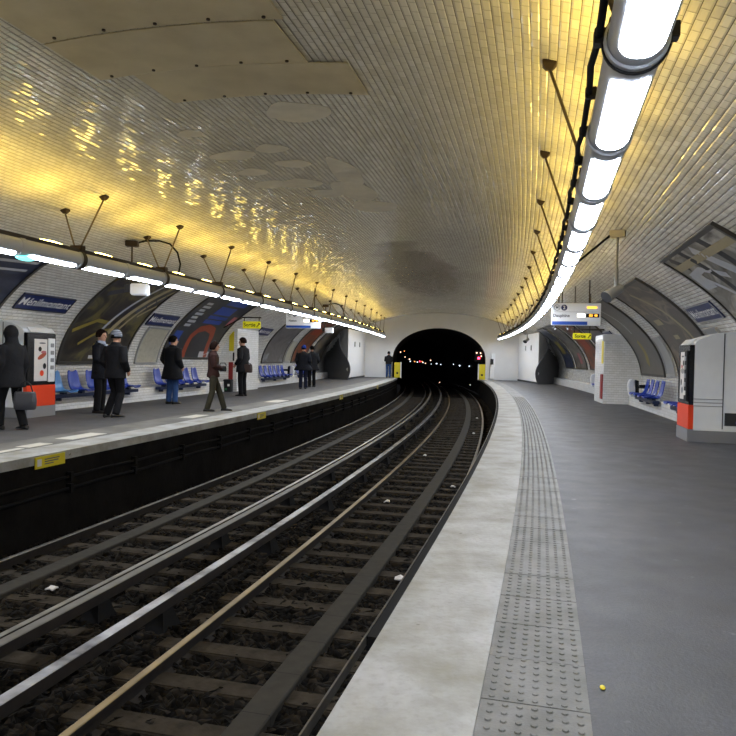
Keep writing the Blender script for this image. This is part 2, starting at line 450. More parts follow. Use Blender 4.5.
for (p, lb) in zip(plates[:3], plabels):
    o = tag(crown_band(*p, 'ceiling_plate'), lb, 'plate', 'cover plates on the crown')
    for k in range(5):
        u = p[2] + .18 + (p[3] - p[2] - .36) * k / 4; s = p[1] - .06
        b = B(); q = W(s, u, crown_u(u) - p[6] - .013); b.tube([q, q - Vector((0, 0, .012))], .018, 8); b.build('bolt', 'bracket', o)
def blob(s, u, rs, ru, seed):
    rr = random.Random(seed); n = 22; ph = [rr.uniform(0, 6.28) for _ in range(3)]
    return [(s + rs * math.cos(2 * PI * i / n) * (1 + .12 * math.sin(3 * 2 * PI * i / n + ph[0])), u + ru * math.sin(2 * PI * i / n) * (1 + .15 * math.sin(2 * 2 * PI * i / n + ph[1]))) for i in range(n)]
for i, (s, u, rs, ru) in enumerate([(8.55, -1.19, .14, .16), (9.63, -1.05, .22, .32), (10.56, -1.12, .2, .24), (11.36, -1.12, .25, .26), (10.3, -.33, .2, .3), (9.5, -.38, .2, .22), (11.5, -.6, .3, .34), (12.3, -.35, .3, .3), (12.2, .2, .8, .35), (13.5, .3, .5, .5), (11.0, .35, .9, .25), (8.1, .5, .35, .4)]):
    struct(crown_patch(blob(s, u, rs, ru, i), -.004 + .008 * 1, 'plaster_patch', 'plaster_grey', vault, .006))

# floors
GL = -2.725; GR = 2.725
struct(strip(3.68, 7.22, 0, S0, S1).build('floor_right', 'asphalt'))
struct(strip(-7.22, -3.95, 0, S0, S1).build('floor_left', 'asphalt_old'))
struct(strip(GR, 3.26, 0, S0, S1, thick=.14).build('trim_1', 'concrete', bevel=0))
struct(strip(-3.25, GL, 0, S0, S1, thick=.12).build('trim_2', 'concrete'))
tb = B(); s_ = -1.0
while s_ < S1:
    q_ = strip(3.262, 3.679, .003 + random.uniform(-.0015, .0015), s_ + .003, min(S1, s_ + .415), .5, thick=.05); tb.add(q_.v, q_.f); s_ += .418
def domes(b, u0, u1, s0, s1, pitch, cols, r=.0135, h=.006, z=.003):
    n = int((s1 - s0) / pitch)
    for i in range(n):
        for j in range(cols):
            u = u0 + (u1 - u0) * (j + .5) / cols; s = s0 + pitch * (i + .5); t = []
            for rr, hh in ((r, -.001), (r * .8, h * .8)):
                t.append([W(s + rr * math.sin(2 * PI * k / 8), u + rr * math.cos(2 * PI * k / 8), z + hh) for k in range(8)])
            b.loft(t)
domes(tb, 3.275, 3.668, 2.2, 26, .062, 7)
struct(tb.build('trim_3', 'tactile'))
struct(strip(-3.948, -3.252, .002, S0, S1, thick=.05).build('trim_4', 'tactile_old'))
# steel nosing along the near edge
struct(strip(GR - .06, GR - .001, -.012, 3.25, S1, thick=.07).build('trim_5', 'darkiron'))
struct(strip(GR - .068, GR - .06, -.008, 1.0, S1, thick=.05).build('trim_14', 'railtop'))
for i, (s, u, l, w_) in enumerate([(8.4, -3.42, .5, .22), (9.6, -3.5, .9, .3), (7.6, -3.35, .9, .12), (13.6, -3.55, .8, .3), (19.2, -3.6, 1.1, .4)]):
    struct(strip(u - w_ / 2, u + w_ / 2, .006, s - l / 2, s + l / 2, .3, thick=.004).build('floor_patch', 'patch_pale'))
# track trench
struct(strip(GR - .02, GR + .02, -.10, S0, S1, thick=1.2).build('wall_trench_right', 'trench'))
struct(strip(GL - .06, GL - .02, -.10, S0, S1, thick=1.2).build('wall_trench_left', 'trench'))
def ballast():
    b = B(); rr = random.Random(3); us = [-2.75 + 5.5 * j / 100 for j in range(101)]; ss = []
    s = 1.5
    while s < S1 + 40: ss.append(s); s += .055 if s < 14 else .12 if s < 28 else .5
    for s in ss:
        for u in us: b.v.append(W(s + rr.uniform(-.02, .02), u + (rr.uniform(-.02, .02) if abs(u) < 2.7 else 0), -1.148 + rr.uniform(-.04, .036)))
    n = len(us)
    for i in range(len(ss) - 1):
        for j in range(n - 1):
            q = i * n + j; b.f.append((q, q + 1, q + n + 1, q + n))
    o = b.build('ballast', 'ballast'); o['kind'] = 'stuff'; tag(o, 'dark crushed stone ballast lying between the rails in the track trench', 'ballast'); return o
ballast()

# end wall with the tunnel mouth
def mouth(i, n=40):
    # half-width 3.08, straight to 1.3 then an arch to 3.36
    f = i / n
    if f < .18: return -3.08, -1.2 + (2.5) * f / .18
    if f > .82: return 3.08, -1.2 + (2.5) * (1 - f) / .18
    t = PI - PI * (f - .18) / .64
    return 3.08 * math.cos(t), 1.3 + 2.06 * math.sin(t)
def end_wall(s, name, m, dz=0):
    b = B(); n = 40; o = []
    for i in range(n + 1):
        u, z = mouth(i); b.v.append(W(s, u, z))
    for i in range(n + 1):
        f = i / n; a = AMAX * (1 - f); u, z = prof(a); 
        if i in (0, n): z = -1.2
        b.v.append(W(s, u, z + .02))
    b.f = [(i, i + 1, n + 2 + i, n + 1 + i) for i in range(n)]
    return struct(b.build(name, m))
end_wall(S1, 'wall_end', 'endwall')
b = B()
for s in (S1 - .002, S1 + .35, S1 + 8, S1 + 20, S1 + 40):
    for i in range(41): u, z = mouth(i); b.v.append(W(s, u, z))
b.f = [(k * 41 + i, k * 41 + i + 1, k * 41 + 42 + i, k * 41 + 41 + i) for k in range(4) for i in range(40)]
struct(b.build('wall_tunnel', 'tunnel', smooth=True))
b = B(); b.v = [W(S1 + 40, u, z) for u, z in ((-4, -2), (4, -2), (4, 4), (-4, 4))]; b.f = [(0, 1, 2, 3)]; struct(b.build('wall_tunnel_far', 'tunnel'))
b = B(); b.v = [W(S0, u, z) for u, z in ((-7.4, -1.3), (7.4, -1.3), (7.4, 4.6), (-7.4, 4.6))]; b.f = [(0, 1, 2, 3)]; struct(b.build('wall_bounce', 'endwall'))  # unseen wall added behind the camera to bounce light back into the hall

# low tiled ledge below the benches, broken by the kiosks and passages
def ledge(side, s0, s1, name):
    b = B(); n = max(2, int((s1 - s0) / 1.0)); pr = [(7.2, .36), (6.86, .36), (6.84, .33), (6.82, 0)]
    for i in range(n + 1):
        s = s0 + (s1 - s0) * i / n
        for k, (u, z) in enumerate(pr): b.uv[len(b.v)] = (s, (.34, 0, -.05, -.38)[k]); b.v.append(W(s, side * u, z))
    for i in range(n):
        for k in range(3):
            q = i * 4 + k; b.f.append((q, q + 1, q + 5, q + 4))
    for i in (0, n): b.f.append(tuple(i * 4 + k for k in range(4)) + ())
    return struct(b.build(name, 'tile_flat'))
ledge(-1, -2, 11.6, 'trim_6'); ledge(-1, 12.7, 23.5, 'trim_7'); ledge(-1, 26.2, 43.2, 'trim_8')
ledge(1, 0, 12.7, 'trim_9'); ledge(1, 13.8, 23.2, 'trim_10'); ledge(1, 25.3, 42.6, 'trim_11')

# white plant rooms at the far end with the S-edged grey cheeks
def plant_room(side, sa, ua, sb, ub, sw, name):
    # front face from the end wall (sb,ub) to its free edge (sa,ua); cheek back to the wall at sw
    r = struct(B().loft([[W(s, side * u, z) for s, u in ((sa + .25, ua + .02), (sb, ub), (sb, 7.25), (sw + .4, 7.25))] for z in (0, 2.95)]).build(name, 'box_white'))
    b = B(); n = 14; rows = []
    for i in range(n + 1):
        z = 2.75 * i / n; k = math.sin((i / n) * 2 * PI) * .22 - .12 * (i / n)
        w_ = EA if z < EZ else EA * math.sqrt(max(0, 1 - ((z - EZ) / (ET - EZ)) ** 2)); f = i / n
        ed = (sa - .02, ua - .02 - k * .9 + .42 * f * f)
        wl = (sw, min(w_, 7.18))
        rows.append((ed, wl, z))
    for (e, w_, z) in rows: b.v += [W(e[0], side * e[1], z), W(w_[0], side * w_[1], z), W(e[0] + .12, side * e[1], z), W(w_[0] + .12, side * w_[1], z)]
    for i in range(n):
        q = i * 4; b.f += [(q, q + 1, q + 5, q + 4), (q + 2, q + 3, q + 7, q + 6), (q, q + 2, q + 6, q + 4), (q + 1, q + 3, q + 7, q + 5)]
    b.f += [(0, 1, 3, 2), (4 * n, 4 * n + 1, 4 * n + 3, 4 * n + 2)]
    struct(b.build('trim_%d' % (12 if side < 0 else 13), 'cheek', smooth='auto'))
    bs = B().loft([[W(s, side * (u - .012), z) for s, u in ((sa + .26, ua), (sb, ub), (sb, ub + .05), (sa + .26, ua + .05))] for z in (0, .1)])
    struct(bs.build('baseboard_' + ('left' if side < 0 else 'right'), 'darkgrey'))
    for f in (.35, .62):
        s = sa + (sb - sa) * f; u = ua + (ub - ua) * f
        c = B().box(-.02, .02, -.16, .16, 0, .3, FM(s, side * (u - .02), 1.95)); struct(c.build('grille', 'frame_grey', r, world=True))
plant_room(-1, 39.8, 5.25, 46.45, 4.95, 43.0, 'wall_plant_left')
plant_room(1, 40.3, 5.65, 46.45, 5.2, 42.8, 'wall_plant_right')

# ================================================================ TRACK
def rail_thing(name, label, cat, u, ztop, kind, top):
    o = thing(name, label, cat, FM(4, u, ztop - .15))
    h = .145
    pr = [(-.065, -h), (.065, -h), (.065, -h + .012), (.012, -h + .03), (.011, -.045), (.034, -.035), (.034, -.004), (-.034, -.004), (-.034, -.035), (-.011, -.045), (-.012, -h + .03), (-.065, -h + .012)]
    sweep([(u + p[0], ztop + p[1]) for p in pr], 1.2, S1 + 30, 1.0).build('rail_body', 'rust', o, world=True)
    sweep([(u - .032, ztop - .004), (u + .032, ztop - .004), (u + .026, ztop), (u - .026, ztop)], 1.2, S1 + 30, 1.0).build('running_surface', top, o, world=True)
    return o
rail_thing('running_rail', 'steel running rail nearest the left platform', 'rail', -2.36, -1.02, 0, 'railtop')
rail_thing('running_rail', 'steel running rail of the left track beside a power rail', 'rail', -.84, -1.02, 0, 'railtop')
rail_thing('running_rail', 'bronze-tinted running rail left of the right track', 'rail', .66, -1.02, 0, 'railgold')
rail_thing('running_rail', 'steel running rail under the right platform edge', 'rail', 2.22, -1.02, 0, 'railtop')
def power_rail(u, label, m, ztop=-.89):
    o = thing('power_rail', label, 'rail', FM(4, u, ztop - .2))
    sweep([(u - .05, ztop - .1), (u + .05, ztop - .1), (u + .05, ztop - .006), (u - .05, ztop - .006)], 1.2, S1 + 20).build('rail_body', 'rust', o, world=True)
    sweep([(u - .05, ztop - .006), (u + .05, ztop - .006), (u + .044, ztop), (u - .044, ztop)], 1.2, S1 + 20).build('contact_surface', m, o, world=True)
    s = 3.05
    while s < 40:
        b = B().loft([[FM(s, u) @ Vector((x * w_, y * w_ * 1.5, z)) for x, y in ((-1, -1), (1, -1), (1, 1), (-1, 1))] for z, w_ in ((-1.2, .12), (-1.1, .085), (ztop - .1, .06))])
        b.build('insulator', 'darkiron', o, world=True); s += 2.6
    return o
power_rail(-.5, 'grey power rail on insulators, left one of the central pair', 'power_dull')
power_rail(.16, 'shiny power rail on insulators, right one of the central pair', 'power')
k = NT('guard_beam'); tc = k.n('ShaderNodeUVMap').outputs[0]; sx = k.n('ShaderNodeSeparateXYZ'); k.l(tc, sx.inputs[0])
fr = k.math('FRACT', k.math('DIVIDE', sx.outputs[0], .62)); jn = k.math('LESS_THAN', fr, .012)
tb_ = k.n('ShaderNodeTexCoord').outputs['Object']; cc = k.mix(k.noise(tb_, 9), lin('#403d37'), lin('#272521'))
k.l(k.mix(jn, cc, lin('#161411')), k.b.inputs['Base Color']); k.b.inputs['Roughness'].default_value = .8
k.b.inputs['Specular IOR Level'].default_value = .2
M['guard'] = k.m
for u, lb in ((-1.8, 'grey plank beam running between the rails of the left track'), (1.63, 'grey jointed plank beam running between the rails of the right track')):
    b = B(); n = 80; zt = -1.085
    for i in range(n + 1):
        s = 1.2 + (S1 + 10) * i / n
        for (x, z) in ((-.11, -1.2), (-.11, zt - .01), (-.1, zt), (.1, zt), (.11, zt - .01), (.11, -1.2)):
            b.uv[len(b.v)] = (s, x); b.v.append(W(s, u + x, z))
    for i in range(n):
        for j in range(5): q = i * 6 + j; b.f.append((q, q + 1, q + 7, q + 6))
    tag(b.build('guard_beam', 'guard'), lb, 'beam')
sl0 = None
for tr, (ua, ub) in enumerate(((-2.66, -.28), (.42, 2.66))):
    s = 2.3
    while s < 44:
        mw = FM(s, (ua + ub) / 2, -1.12, random.uniform(-.006, .006)) @ Matrix.Translation((0, 0, random.uniform(-.012, .004)))
        lb = 'worn grey timber sleeper under the %s track rails' % ('left' if tr == 0 else 'right')
        if s < 2.4 or True:
            if sl0 is None:
                bb = B().box(-1.19, 1.19, -.11, .11, -.14, 0); sl0 = bb.build('sleeper', 'sleeper', bevel=.012)
                o = sl0
            else: o = sl0.copy(); COL.objects.link(o)
        o.matrix_basis = mw; tag(o, lb, 'sleeper', lb.replace('worn grey timber sleeper', 'sleepers')); s += .6
# litter between the rails
for i, (s, u) in enumerate([(7.5, 2.0), (17.3, .95), (11.5, 1.05), (23, 1.95), (29, 2.0), (13.2, 2.0), (6.1, -1.35)]):
    b = B(); r_ = random.Random(i); ps = [FM(s, u, -1.1) @ Vector((x * r_.uniform(.03, .05), y * r_.uniform(.03, .055), r_.uniform(0, .03))) for x, y in ((-1, -1), (0, -1.2), (1, -1), (1.1, 0), (1, 1), (0, 1.2), (-1, 1), (-1.1, 0))]
    c = FM(s, u, -1.07) @ Vector((0, 0, .01)); n = len(ps)
    b.add(ps + [c] + [p - Vector((0, 0, .012)) for p in ps], [(j, (j + 1) % n, n) for j in range(n)] + [(j, (j + 1) % n, n + 1 + (j + 1) % n, n + 1 + j) for j in range(n)] + [tuple(range(n + 1, 2 * n + 1))])
    lbs = ['crumpled white paper scrap beside the near platform edge', 'white paper scrap on sleepers near the bronze rail', 'small white scrap between the rails of the right track', 'white scrap far along beside the outer right rail', 'farthest white scrap by the outer right rail', 'white scrap by the plank beam halfway along', 'pale scrap lying on the left track sleepers']
    tag(b.build('paper_scrap', 'paper'), lbs[i], 'litter', 'litter on the track')
# cables on the left trench wall
for z, r_, lb in ((-.36, .018, 'upper black cable clipped along the left trench wall'), (-.52, .022, 'lower black cable clipped along the left trench wall')):
    o = thing('trench_cable', lb, 'cable', FM(4, GL + .04, z)); b = B().tube([W(2 + i, GL + .03, z + .012 * math.sin(i * 2.1)) for i in range(44)], r_, 8); b.build('cable_run', 'cable', o, smooth=True, world=True)
    for i in range(16):
        B().box(-.03, .05, -.03, .03, -.06, .06, FM(5 + i * 1.6, GL + .02, z)).build('cable_clip', 'darkiron', o, world=True)
for i, (s, l) in enumerate(((7.82, .58), (15.45, .55), (23.9, .5), (33.0, .5))):
    o = thing('warning_plate', ['yellow warning plate on the left platform edge nearest the camera', 'second yellow warning plate along the left platform edge', 'third yellow warning plate along the left platform edge', 'farthest yellow warning plate on the left platform edge'][i], 'sign', FM(s, GL + .002, -.17), 'yellow plates on the platform edge')
    B().box(0, .012, -l / 2, l / 2, 0, .15).build('plate', 'yellow', o, bevel=.002)
    for k_, (y0, y1, z0) in enumerate(((-.2, .3, .1), (-.2, .26, .07), (-.2, .1, .04))): B().box(.012, .0135, l * y0, l * y1, z0, z0 + .014).build('text_line', 'textgrey', o)
    B().box(.012, .014, -l * .44, -l * .3, .03, .12).build('pictogram', 'paper', o)

# ================================================================ LUMINAIRES
AXZ = 2.77; UL, UR = -3.60, 3.83; PITCH = 1.315; RAD = .128
def arc(r, a0, a1, n, y): return [Vector((r * math.sin(a0 + (a1 - a0) * i / n), y, -r * math.cos(a0 + (a1 - a0) * i / n))) for i in range(n + 1)]
def luminaire(label, mw):
    o = thing('tunnel_luminaire', label, 'light', mw)
    n = 28; L = PITCH; hb = B()
    hb.loft([[Vector((RAD * math.sin(2 * PI * i / n), y, -RAD * math.cos(2 * PI * i / n))) for i in range(n)] for y in (.004, L - .004)]); hb.build('housing', 'housing', o, smooth='auto')
    # diffuser window with rounded corners
    b = B(); y0, y1 = .135, L - .125; A = math.radians(44); rows = 30; m = 14; cr = .06
    for i in range(rows + 1):
        y = y0 + (y1 - y0) * (.5 - .5 * math.cos(PI * i / rows)); dd = min(y - y0, y1 - y); f = 1.0
        if dd < cr: f = 1 - (1 - math.sqrt(max(0, 1 - (1 - dd / cr) ** 2))) * .55
        b.v += arc(RAD + .004, -A * f, A * f, m, y)
    b.f = [(i * (m + 1) + j, i * (m + 1) + j + 1, (i + 1) * (m + 1) + j + 1, (i + 1) * (m + 1) + j) for i in range(rows) for j in range(m)]
    b.build('diffuser', 'tube', o, smooth=True)
    b = B()
    for y in (-.05, .05): pass
    b.loft([[Vector((r_ * math.sin(2 * PI * i / n), y, -r_ * math.cos(2 * PI * i / n))) for i in range(n)] for r_, y in ((RAD + .001, -.06), (RAD + .012, -.05), (RAD + .012, .05), (RAD + .001, .06))], cap=False)
    b.build('collar', 'housing', o, smooth='auto')
    B().box(-.075, .075, .0, L, RAD - .02, RAD + .035).build('cable_tray', 'tray', o, bevel=.004)
    b = B(); 
    rings = []
    for i in range(9):
        f = i / 8; y = .38 + .55 * f; h = .032 * math.sin(PI * min(max(f, .02), .98)) ** .5
        rings.append([Vector((.05 * math.cos(PI * j / 8), y, RAD + .034 + h * math.sin(PI * j / 8))) for j in range(9)])
    b.loft(rings); b.build('uplight', 'uptube', o, smooth=True)
    la = BEAM; lo = bpy.data.objects.new('uplight_beam', la); COL.objects.link(lo); lo.parent = o
    lo.location = (0, .655, RAD + .09); lo.rotation_euler = (PI, 0, 0)
    return o
BEAM = bpy.data.lights.new('uplight_beam', 'AREA'); BEAM.shape = 'RECTANGLE'; BEAM.size = .08; BEAM.size_y = .42
BEAM.energy = UPBEAM; BEAM.color = BEAM_COL; BEAM.spread = math.radians(115)
lum0 = None
def lum_row(u, ph, side):
    global lum0
    k = int((S0 + .5 - ph) / PITCH)
    while ph + (k + 1) * PITCH < 46.35:
        s = ph + k * PITCH; mw = FM(s, u, AXZ)
        lb = 'grey tube ceiling light in the line above the %s platform' % side
        if lum0 is None: lum0 = luminaire(lb, mw); lum0['group'] = 'lights of the %s line' % side
        else: copy_thing(lum0, mw, lb, 'lights of the %s line' % side)
        k += 1
PL, PR = 9.55 - 10 * PITCH, 3.27
lum_row(UL, PL, 'left'); lum_row(UR, PR, 'right')
# strut pairs holding the two lines
def strut_pair(side, s, label, group):
    ub = UL if side < 0 else UR; zb = AXZ + RAD + .03; du = ub
    o = thing('strut_pair', label, 'strut', FM(s, ub, zb), group)
    yo = -.52 if side < 0 else 0
    B().box(-.1, .1, yo - .06, yo + .06, -.03, .06).build('saddle', 'bracket', o, bevel=.006)
    if side < 0:
        B().loft([[Vector(((RAD + .022) * math.sin(2 * PI * i / 28), y, -RAD - .03 - (RAD + .022) * math.cos(2 * PI * i / 28))) for i in range(28)] for y in (yo - .05, yo + .05)], cap=False).build('clamp', 'tray', o, smooth='auto')
    offs = (-.62, .06) if side < 0 else (-.37, .35)
    for k_, d in enumerate(offs):
        u = ub + d; z = crown_u(u)
        p = Vector((d, (.06 if side < 0 and k_ == 1 else 0), z - zb)); q = Vector((.05 * (1 if d > 0 else -1), -.52 if side < 0 else 0, .03))
        r_ = B().tube([q, p - Vector((0, 0, .05))], .014, 8).build('rod', 'rod', o, smooth=True)
        B().loft([[p + Vector((x * w_, y * w_, z_)) for x, y in ((-1, -1), (1, -1), (1, 1), (-1, 1))] for z_, w_ in ((.012, .06), (-.02, .06), (-.07, .025))]).build('anchor', 'bracket', r_, bevel=.004)
    return o
for i in range(0, 14):
    s = 10.09 + 2.63 * i
    if s < 45: strut_pair(-1, s, 'brown strut pair tying the left light line to the vault', 'struts of the left light line')
for i in range(0, 16):
    s = 6.16 + 2.645 * (i - 1)
    if s < 45: strut_pair(1, s, 'brown strut pair tying the right light line to the vault', 'struts of the right light line')
# cable with clips along the right line
o = thing('supply_cable', 'black cable clipped along the left flank of the right light line', 'cable', FM(3, UR - .15, AXZ + .05))
B().tube([W(-1 + .33 * i, UR - RAD - .03 - .014 * (i % 4 == 2), AXZ + .05 - (.02 if i % 4 == 1 else 0)) for i in range(140)], .017, 8).build('cable_run', 'cable', o, smooth=True, world=True)
for i in range(60):
    B().box(-.03, .03, -.022, .022, -.03, .03, FM(2 + .66 * i, UR - RAD - .02, AXZ + .05)).build('cable_clip', 'mattblack', o, world=True, bevel=.004)
o = thing('strap_band', 'dark clamp band around the right light line nearest overhead', 'clamp', FM(PR, UR, AXZ)); n = 28
B().loft([[Vector(((RAD + .02) * math.sin(2 * PI * i / n), y, -(RAD + .02) * math.cos(2 * PI * i / n))) for i in range(n)] for y in (-.02, .0)]).build('band', 'mattblack', o, smooth='auto')
B().box(RAD + .005, RAD + .05, -.03, .04, .0, .07).build('lug', 'mattblack', o, bevel=.004); B().box(-RAD - .05, -RAD - .005, -.03, .04, 0, .07).build('lug', 'mattblack', o, bevel=.004)
b = B(); b.ell((0, 0, 0), .07, .17, .035); o = b.build('safety_lamp', 'teal', smooth=True); o.matrix_basis = FM(8.35, UL + .02, AXZ - RAD - .02); tag(o, 'small teal safety lamp under the left light line', 'lamp')

# ================================================================ LOUDSPEAKERS on poles
def speaker(s, u, label, loop=0, zs=2.55, rot=0):
    zt = crown_u(u); o = thing('loudspeaker', label, 'loudspeaker', FM(s, u, zs, rot), 'loudspeakers hung from the vault')
    B().box(-.12, .12, -.09, .09, zt - zs - .14, zt - zs - .03).build('junction_box', 'bracket' if u < 0 else 'plaster', o, bevel=.01)
    B().tube([(0, 0, .05), (0, 0, .35), (0, 0, .37), (0, 0, zt - zs - .1)], [.036, .027, .017, .017], 12).build('pole', 'bracket' if u < 0 else 'speaker_grey', o, smooth='auto')
    if u > 0:
        ax = Vector((-.62, -.45, -.5)).normalized(); sdv = ax.cross(Vector((0, 0, 1))).normalized(); upv = sdv.cross(ax); b = B(); rings = []
        for d, w_, h in ((-.12, .05, .05), (-.1, .075, .07), (.0, .085, .08), (.1, .11, .085), (.19, .15, .10), (.2, .15, .10)):
            rings.append([ax * d + (sdv * math.cos(2 * PI * k / 18) * w_ + upv * math.sin(2 * PI * k / 18) * h) for k in range(18)])
        b.loft(rings); b.build('horn', 'speaker_grey', o, smooth='auto')
        B().add([p + ax * .002 for p in rings[-1]], [tuple(range(18))]).build('grille', 'darkgrey', o)
    else:
        B().box(.0, .34, -.12, .12, -.12, .11).build('horn', 'grey_metal', o, bevel=.02)
        B().box(-.12, .0, -.08, .08, -.06, .1).build('bracket', 'darkgrey', o, bevel=.01)
        B().box(.05, .30, -.128, -.12, -.09, .08).build('grille', 'white', o)
    if loop:
        pts = [W(s + ds, u + du, zz) for ds, du, zz in ((0, .05, zt - .08), (.3, .12, zt + .02), (.55, .3, zt + .06), (.72, .45, zt + .02), (.8, .58, zt - .15), (.74, .68, zt - .4), (.55, .74, zt - .62), (.4, .78, AXZ + RAD))]
        B().tube(pts, .02, 8).build('cable', 'cable', o, smooth=True, world=True)
    return o
speaker(12.55, -4.45, 'loudspeaker on brown pole with looping cable by the left light line, nearest', 1.2, zs=2.6, rot=.3)
speaker(29.0, -4.5, 'small far loudspeaker on pole with looping cable, left side', 1.2, zs=2.45)
speaker(11.75, 4.68, 'grey loudspeaker on a steel pole above the right platform', 0, zs=2.5, rot=-.25)
speaker(40.0, 4.95, 'dark far loudspeaker hung near the end of the right platform', 0, zs=2.5)
b = B().tube([W(11.6, UR + .1, AXZ + .12), W(11.62, 4.1, 2.98), W(11.66, 4.35, 3.2), W(11.72, 4.6, 3.42)], .018, 8); tag(b.build('feed_cable', 'cable', smooth=True), 'short black cable from the right light line to the speaker junction box', 'cable')

# ================================================================ POSTERS, FRAMES, NAME SIGNS on the vault
def poster_mat(name, cols, scale=(3, 3), seed=0.0, dist=2.0, rot=0.0, streak=0.0):
    k = NT(name); uv = k.n('ShaderNodeUVMap').outputs[0]
    mp = k.n('ShaderNodeMapping'); mp.inputs['Scale'].default_value = (scale[0], scale[1], 1); mp.inputs['Location'].default_value = (seed, seed * .7, 0); mp.inputs['Rotation'].default_value = (0, 0, rot); k.l(uv, mp.inputs[0])
    n1 = k.n('ShaderNodeTexNoise'); n1.inputs['Scale'].default_value = 1.0; n1.inputs['Detail'].default_value = 6; n1.inputs['Distortion'].default_value = dist; k.l(mp.outputs[0], n1.inputs['Vector'])
    m = len(cols); st = [(.28 + .46 * i / (m - 1), lin(c)) for i, c in enumerate(cols)]
    k.l(k.ramp(n1.outputs[0], st), k.b.inputs['Base Color']); k.b.inputs['Roughness'].default_value = .35
    return k.m
def poster(side, s0, s1, z0, z1, m, label, name='advert_poster', fw_=.07, fm='frame', cat='poster', group=None, deco=()):
    a0, a1 = a_of_z(z0), a_of_z(z1)
    o = thing(name, label, cat, Matrix.Translation(V(side, (s0 + s1) / 2, a0)), group)
    sh = curved_panel(side, s0 + fw_ * .6, s1 - fw_ * .6, a0 + fw_ * .6, a1 - fw_ * .6, .004, .03); sh.build('sheet', m, o, smooth='auto', world=True)
    for k_, (p, q, r_, t) in enumerate(((s0, s1, a0, a0 + fw_), (s0, s1, a1 - fw_, a1), (s0, s0 + fw_, a0 + fw_, a1 - fw_), (s1 - fw_, s1, a0 + fw_, a1 - fw_))):
        bb = curved_panel(side, p, q, r_, t, .002, .05, 3, 20 if k_ > 1 else 2); bb.uv = {}; bb.build('frame_rail', fm, o, smooth='auto', world=True)
    def P(x, y, h=.033):     # x,y in 0..1 as read
        s = s0 + (s1 - s0) * (x if side < 0 else 1 - x); return V(side, s, a0 + (a1 - a0) * y, h)
    for d in deco:
        kind, nm, mm = d[0], d[1], d[2]
        if kind == 'rect':
            x0, y0, x1, y1 = d[3:7]
            sa, sb = sorted((s0 + (s1 - s0) * (x if side < 0 else 1 - x)) for x in (x0, x1))
            bb = curved_panel(side, sa, sb, a0 + (a1 - a0) * y0, a0 + (a1 - a0) * y1, .028, .0335, 3, 8); bb.uv = {}; bb.build(nm, mm, o, world=True)
        elif kind == 'line':
            pts, w_ = d[3], d[4]; bb = B(); ar = (a1 - a0) / (s1 - s0); fine = []
            for i in range(len(pts) - 1):
                for j in range(6): f = j / 6; fine.append((pts[i][0] + (pts[i + 1][0] - pts[i][0]) * f, pts[i][1] + (pts[i + 1][1] - pts[i][1]) * f))
            fine.append(pts[-1])
            for i, (x, y) in enumerate(fine):
                p0, p1 = fine[max(0, i - 1)], fine[min(len(fine) - 1, i + 1)]; tx, ty = p1[0] - p0[0], (p1[1] - p0[1]) * ar; l = math.hypot(tx, ty) or 1
                nx, ny = -ty / l * w_, tx / l * w_ / ar; bb.v += [P(x + nx, y + ny), P(x - nx, y - ny)]
            bb.f = [(2 * i, 2 * i + 1, 2 * i + 3, 2 * i + 2) for i in range(len(fine) - 1)]
            bb.build(nm, mm, o, world=True)
        elif kind == 'text':
            txt, cx, cy, sz, rot = d[3:8]
            vs, fs = text_mesh(txt, sz, .004); c_, s_ = math.cos(rot), math.sin(rot); L_, H_ = s1 - s0, a1 - a0
            bb = B().add([P(cx + (v.x * c_ - v.y * s_) / L_, cy + (v.x * s_ + v.y * c_) / H_) for v in vs], fs); bb.build(nm, mm, o, world=True)
    return o
M['p_navy'] = poster_mat('poster_navy', ['#12182c', '#1d2440', '#3c4358', '#8c8a60'], (2, 3), 1.3)
M['p_cave'] = poster_mat('poster_dark_cave', ['#141210', '#2c2620', '#3d372c', '#6a6238', '#4f4a4c'], (2.2, 2.6), 4.1, 2.5, .6)
M['p_grey'] = poster_mat('poster_charcoal', ['#262729', '#303236', '#3a3d42'], (2, 2), 2.2, .5)
M['p_sky'] = poster_mat('poster_stone_sky', ['#4f4b49', '#6d6967', '#5a5654', '#a2a6ad'], (2, 3), 7.7, 1.2)
M['p_rust'] = poster_mat('poster_rust', ['#4a3027', '#8a4a25', '#5e4034', '#3c3634'], (2, 3), 3.3, 1.4)
M['p_grime'] = poster_mat('poster_grime', ['#3c3a35', '#54504a', '#7d786e', '#48443e'], (2, 3.2), 5.2, 1.6, .4)
M['p_sand'] = poster_mat('poster_brown_figures', ['#474038', '#5d554a', '#514a42', '#8a7a66', '#3a3632'], (2.4, 3), 6.4, 1.8, .3)
M['p_dim'] = poster_mat('poster_dim', ['#4e4c48', '#5e5a54', '#55524c', '#6c6860'], (1.6, 2.6), 8.8, 1.0)
M['p_street'] = poster_mat('poster_street', ['#5d584e', '#8a867c', '#736e63', '#b5b2aa', '#544d42'], (2.5, 3.4), 9.9, 1.4, .2)
M['map'] = poster_mat('map_sheet', ['#a39f8e', '#b5b1a0', '#aaa694', '#c2bfae'], (5, 6), 2.0, .6)
M['cream'] = mat('print_cream', '#a89c78', .4); M['pblue'] = mat('print_blue', '#2748a0', .4); M['pora'] = mat('print_orange', '#9c4426', .4); M['ppink'] = mat('print_pink', '#b5646a', .4)
M['pwhite'] = mat('print_white', '#b9bcc2', .4); M['pgold'] = mat('print_gold', '#8b7d35', .4); M['p_blu'] = mat('print_slate', '#43454f', .4); M['pdk'] = mat('print_dark', '#302c2a', .4)
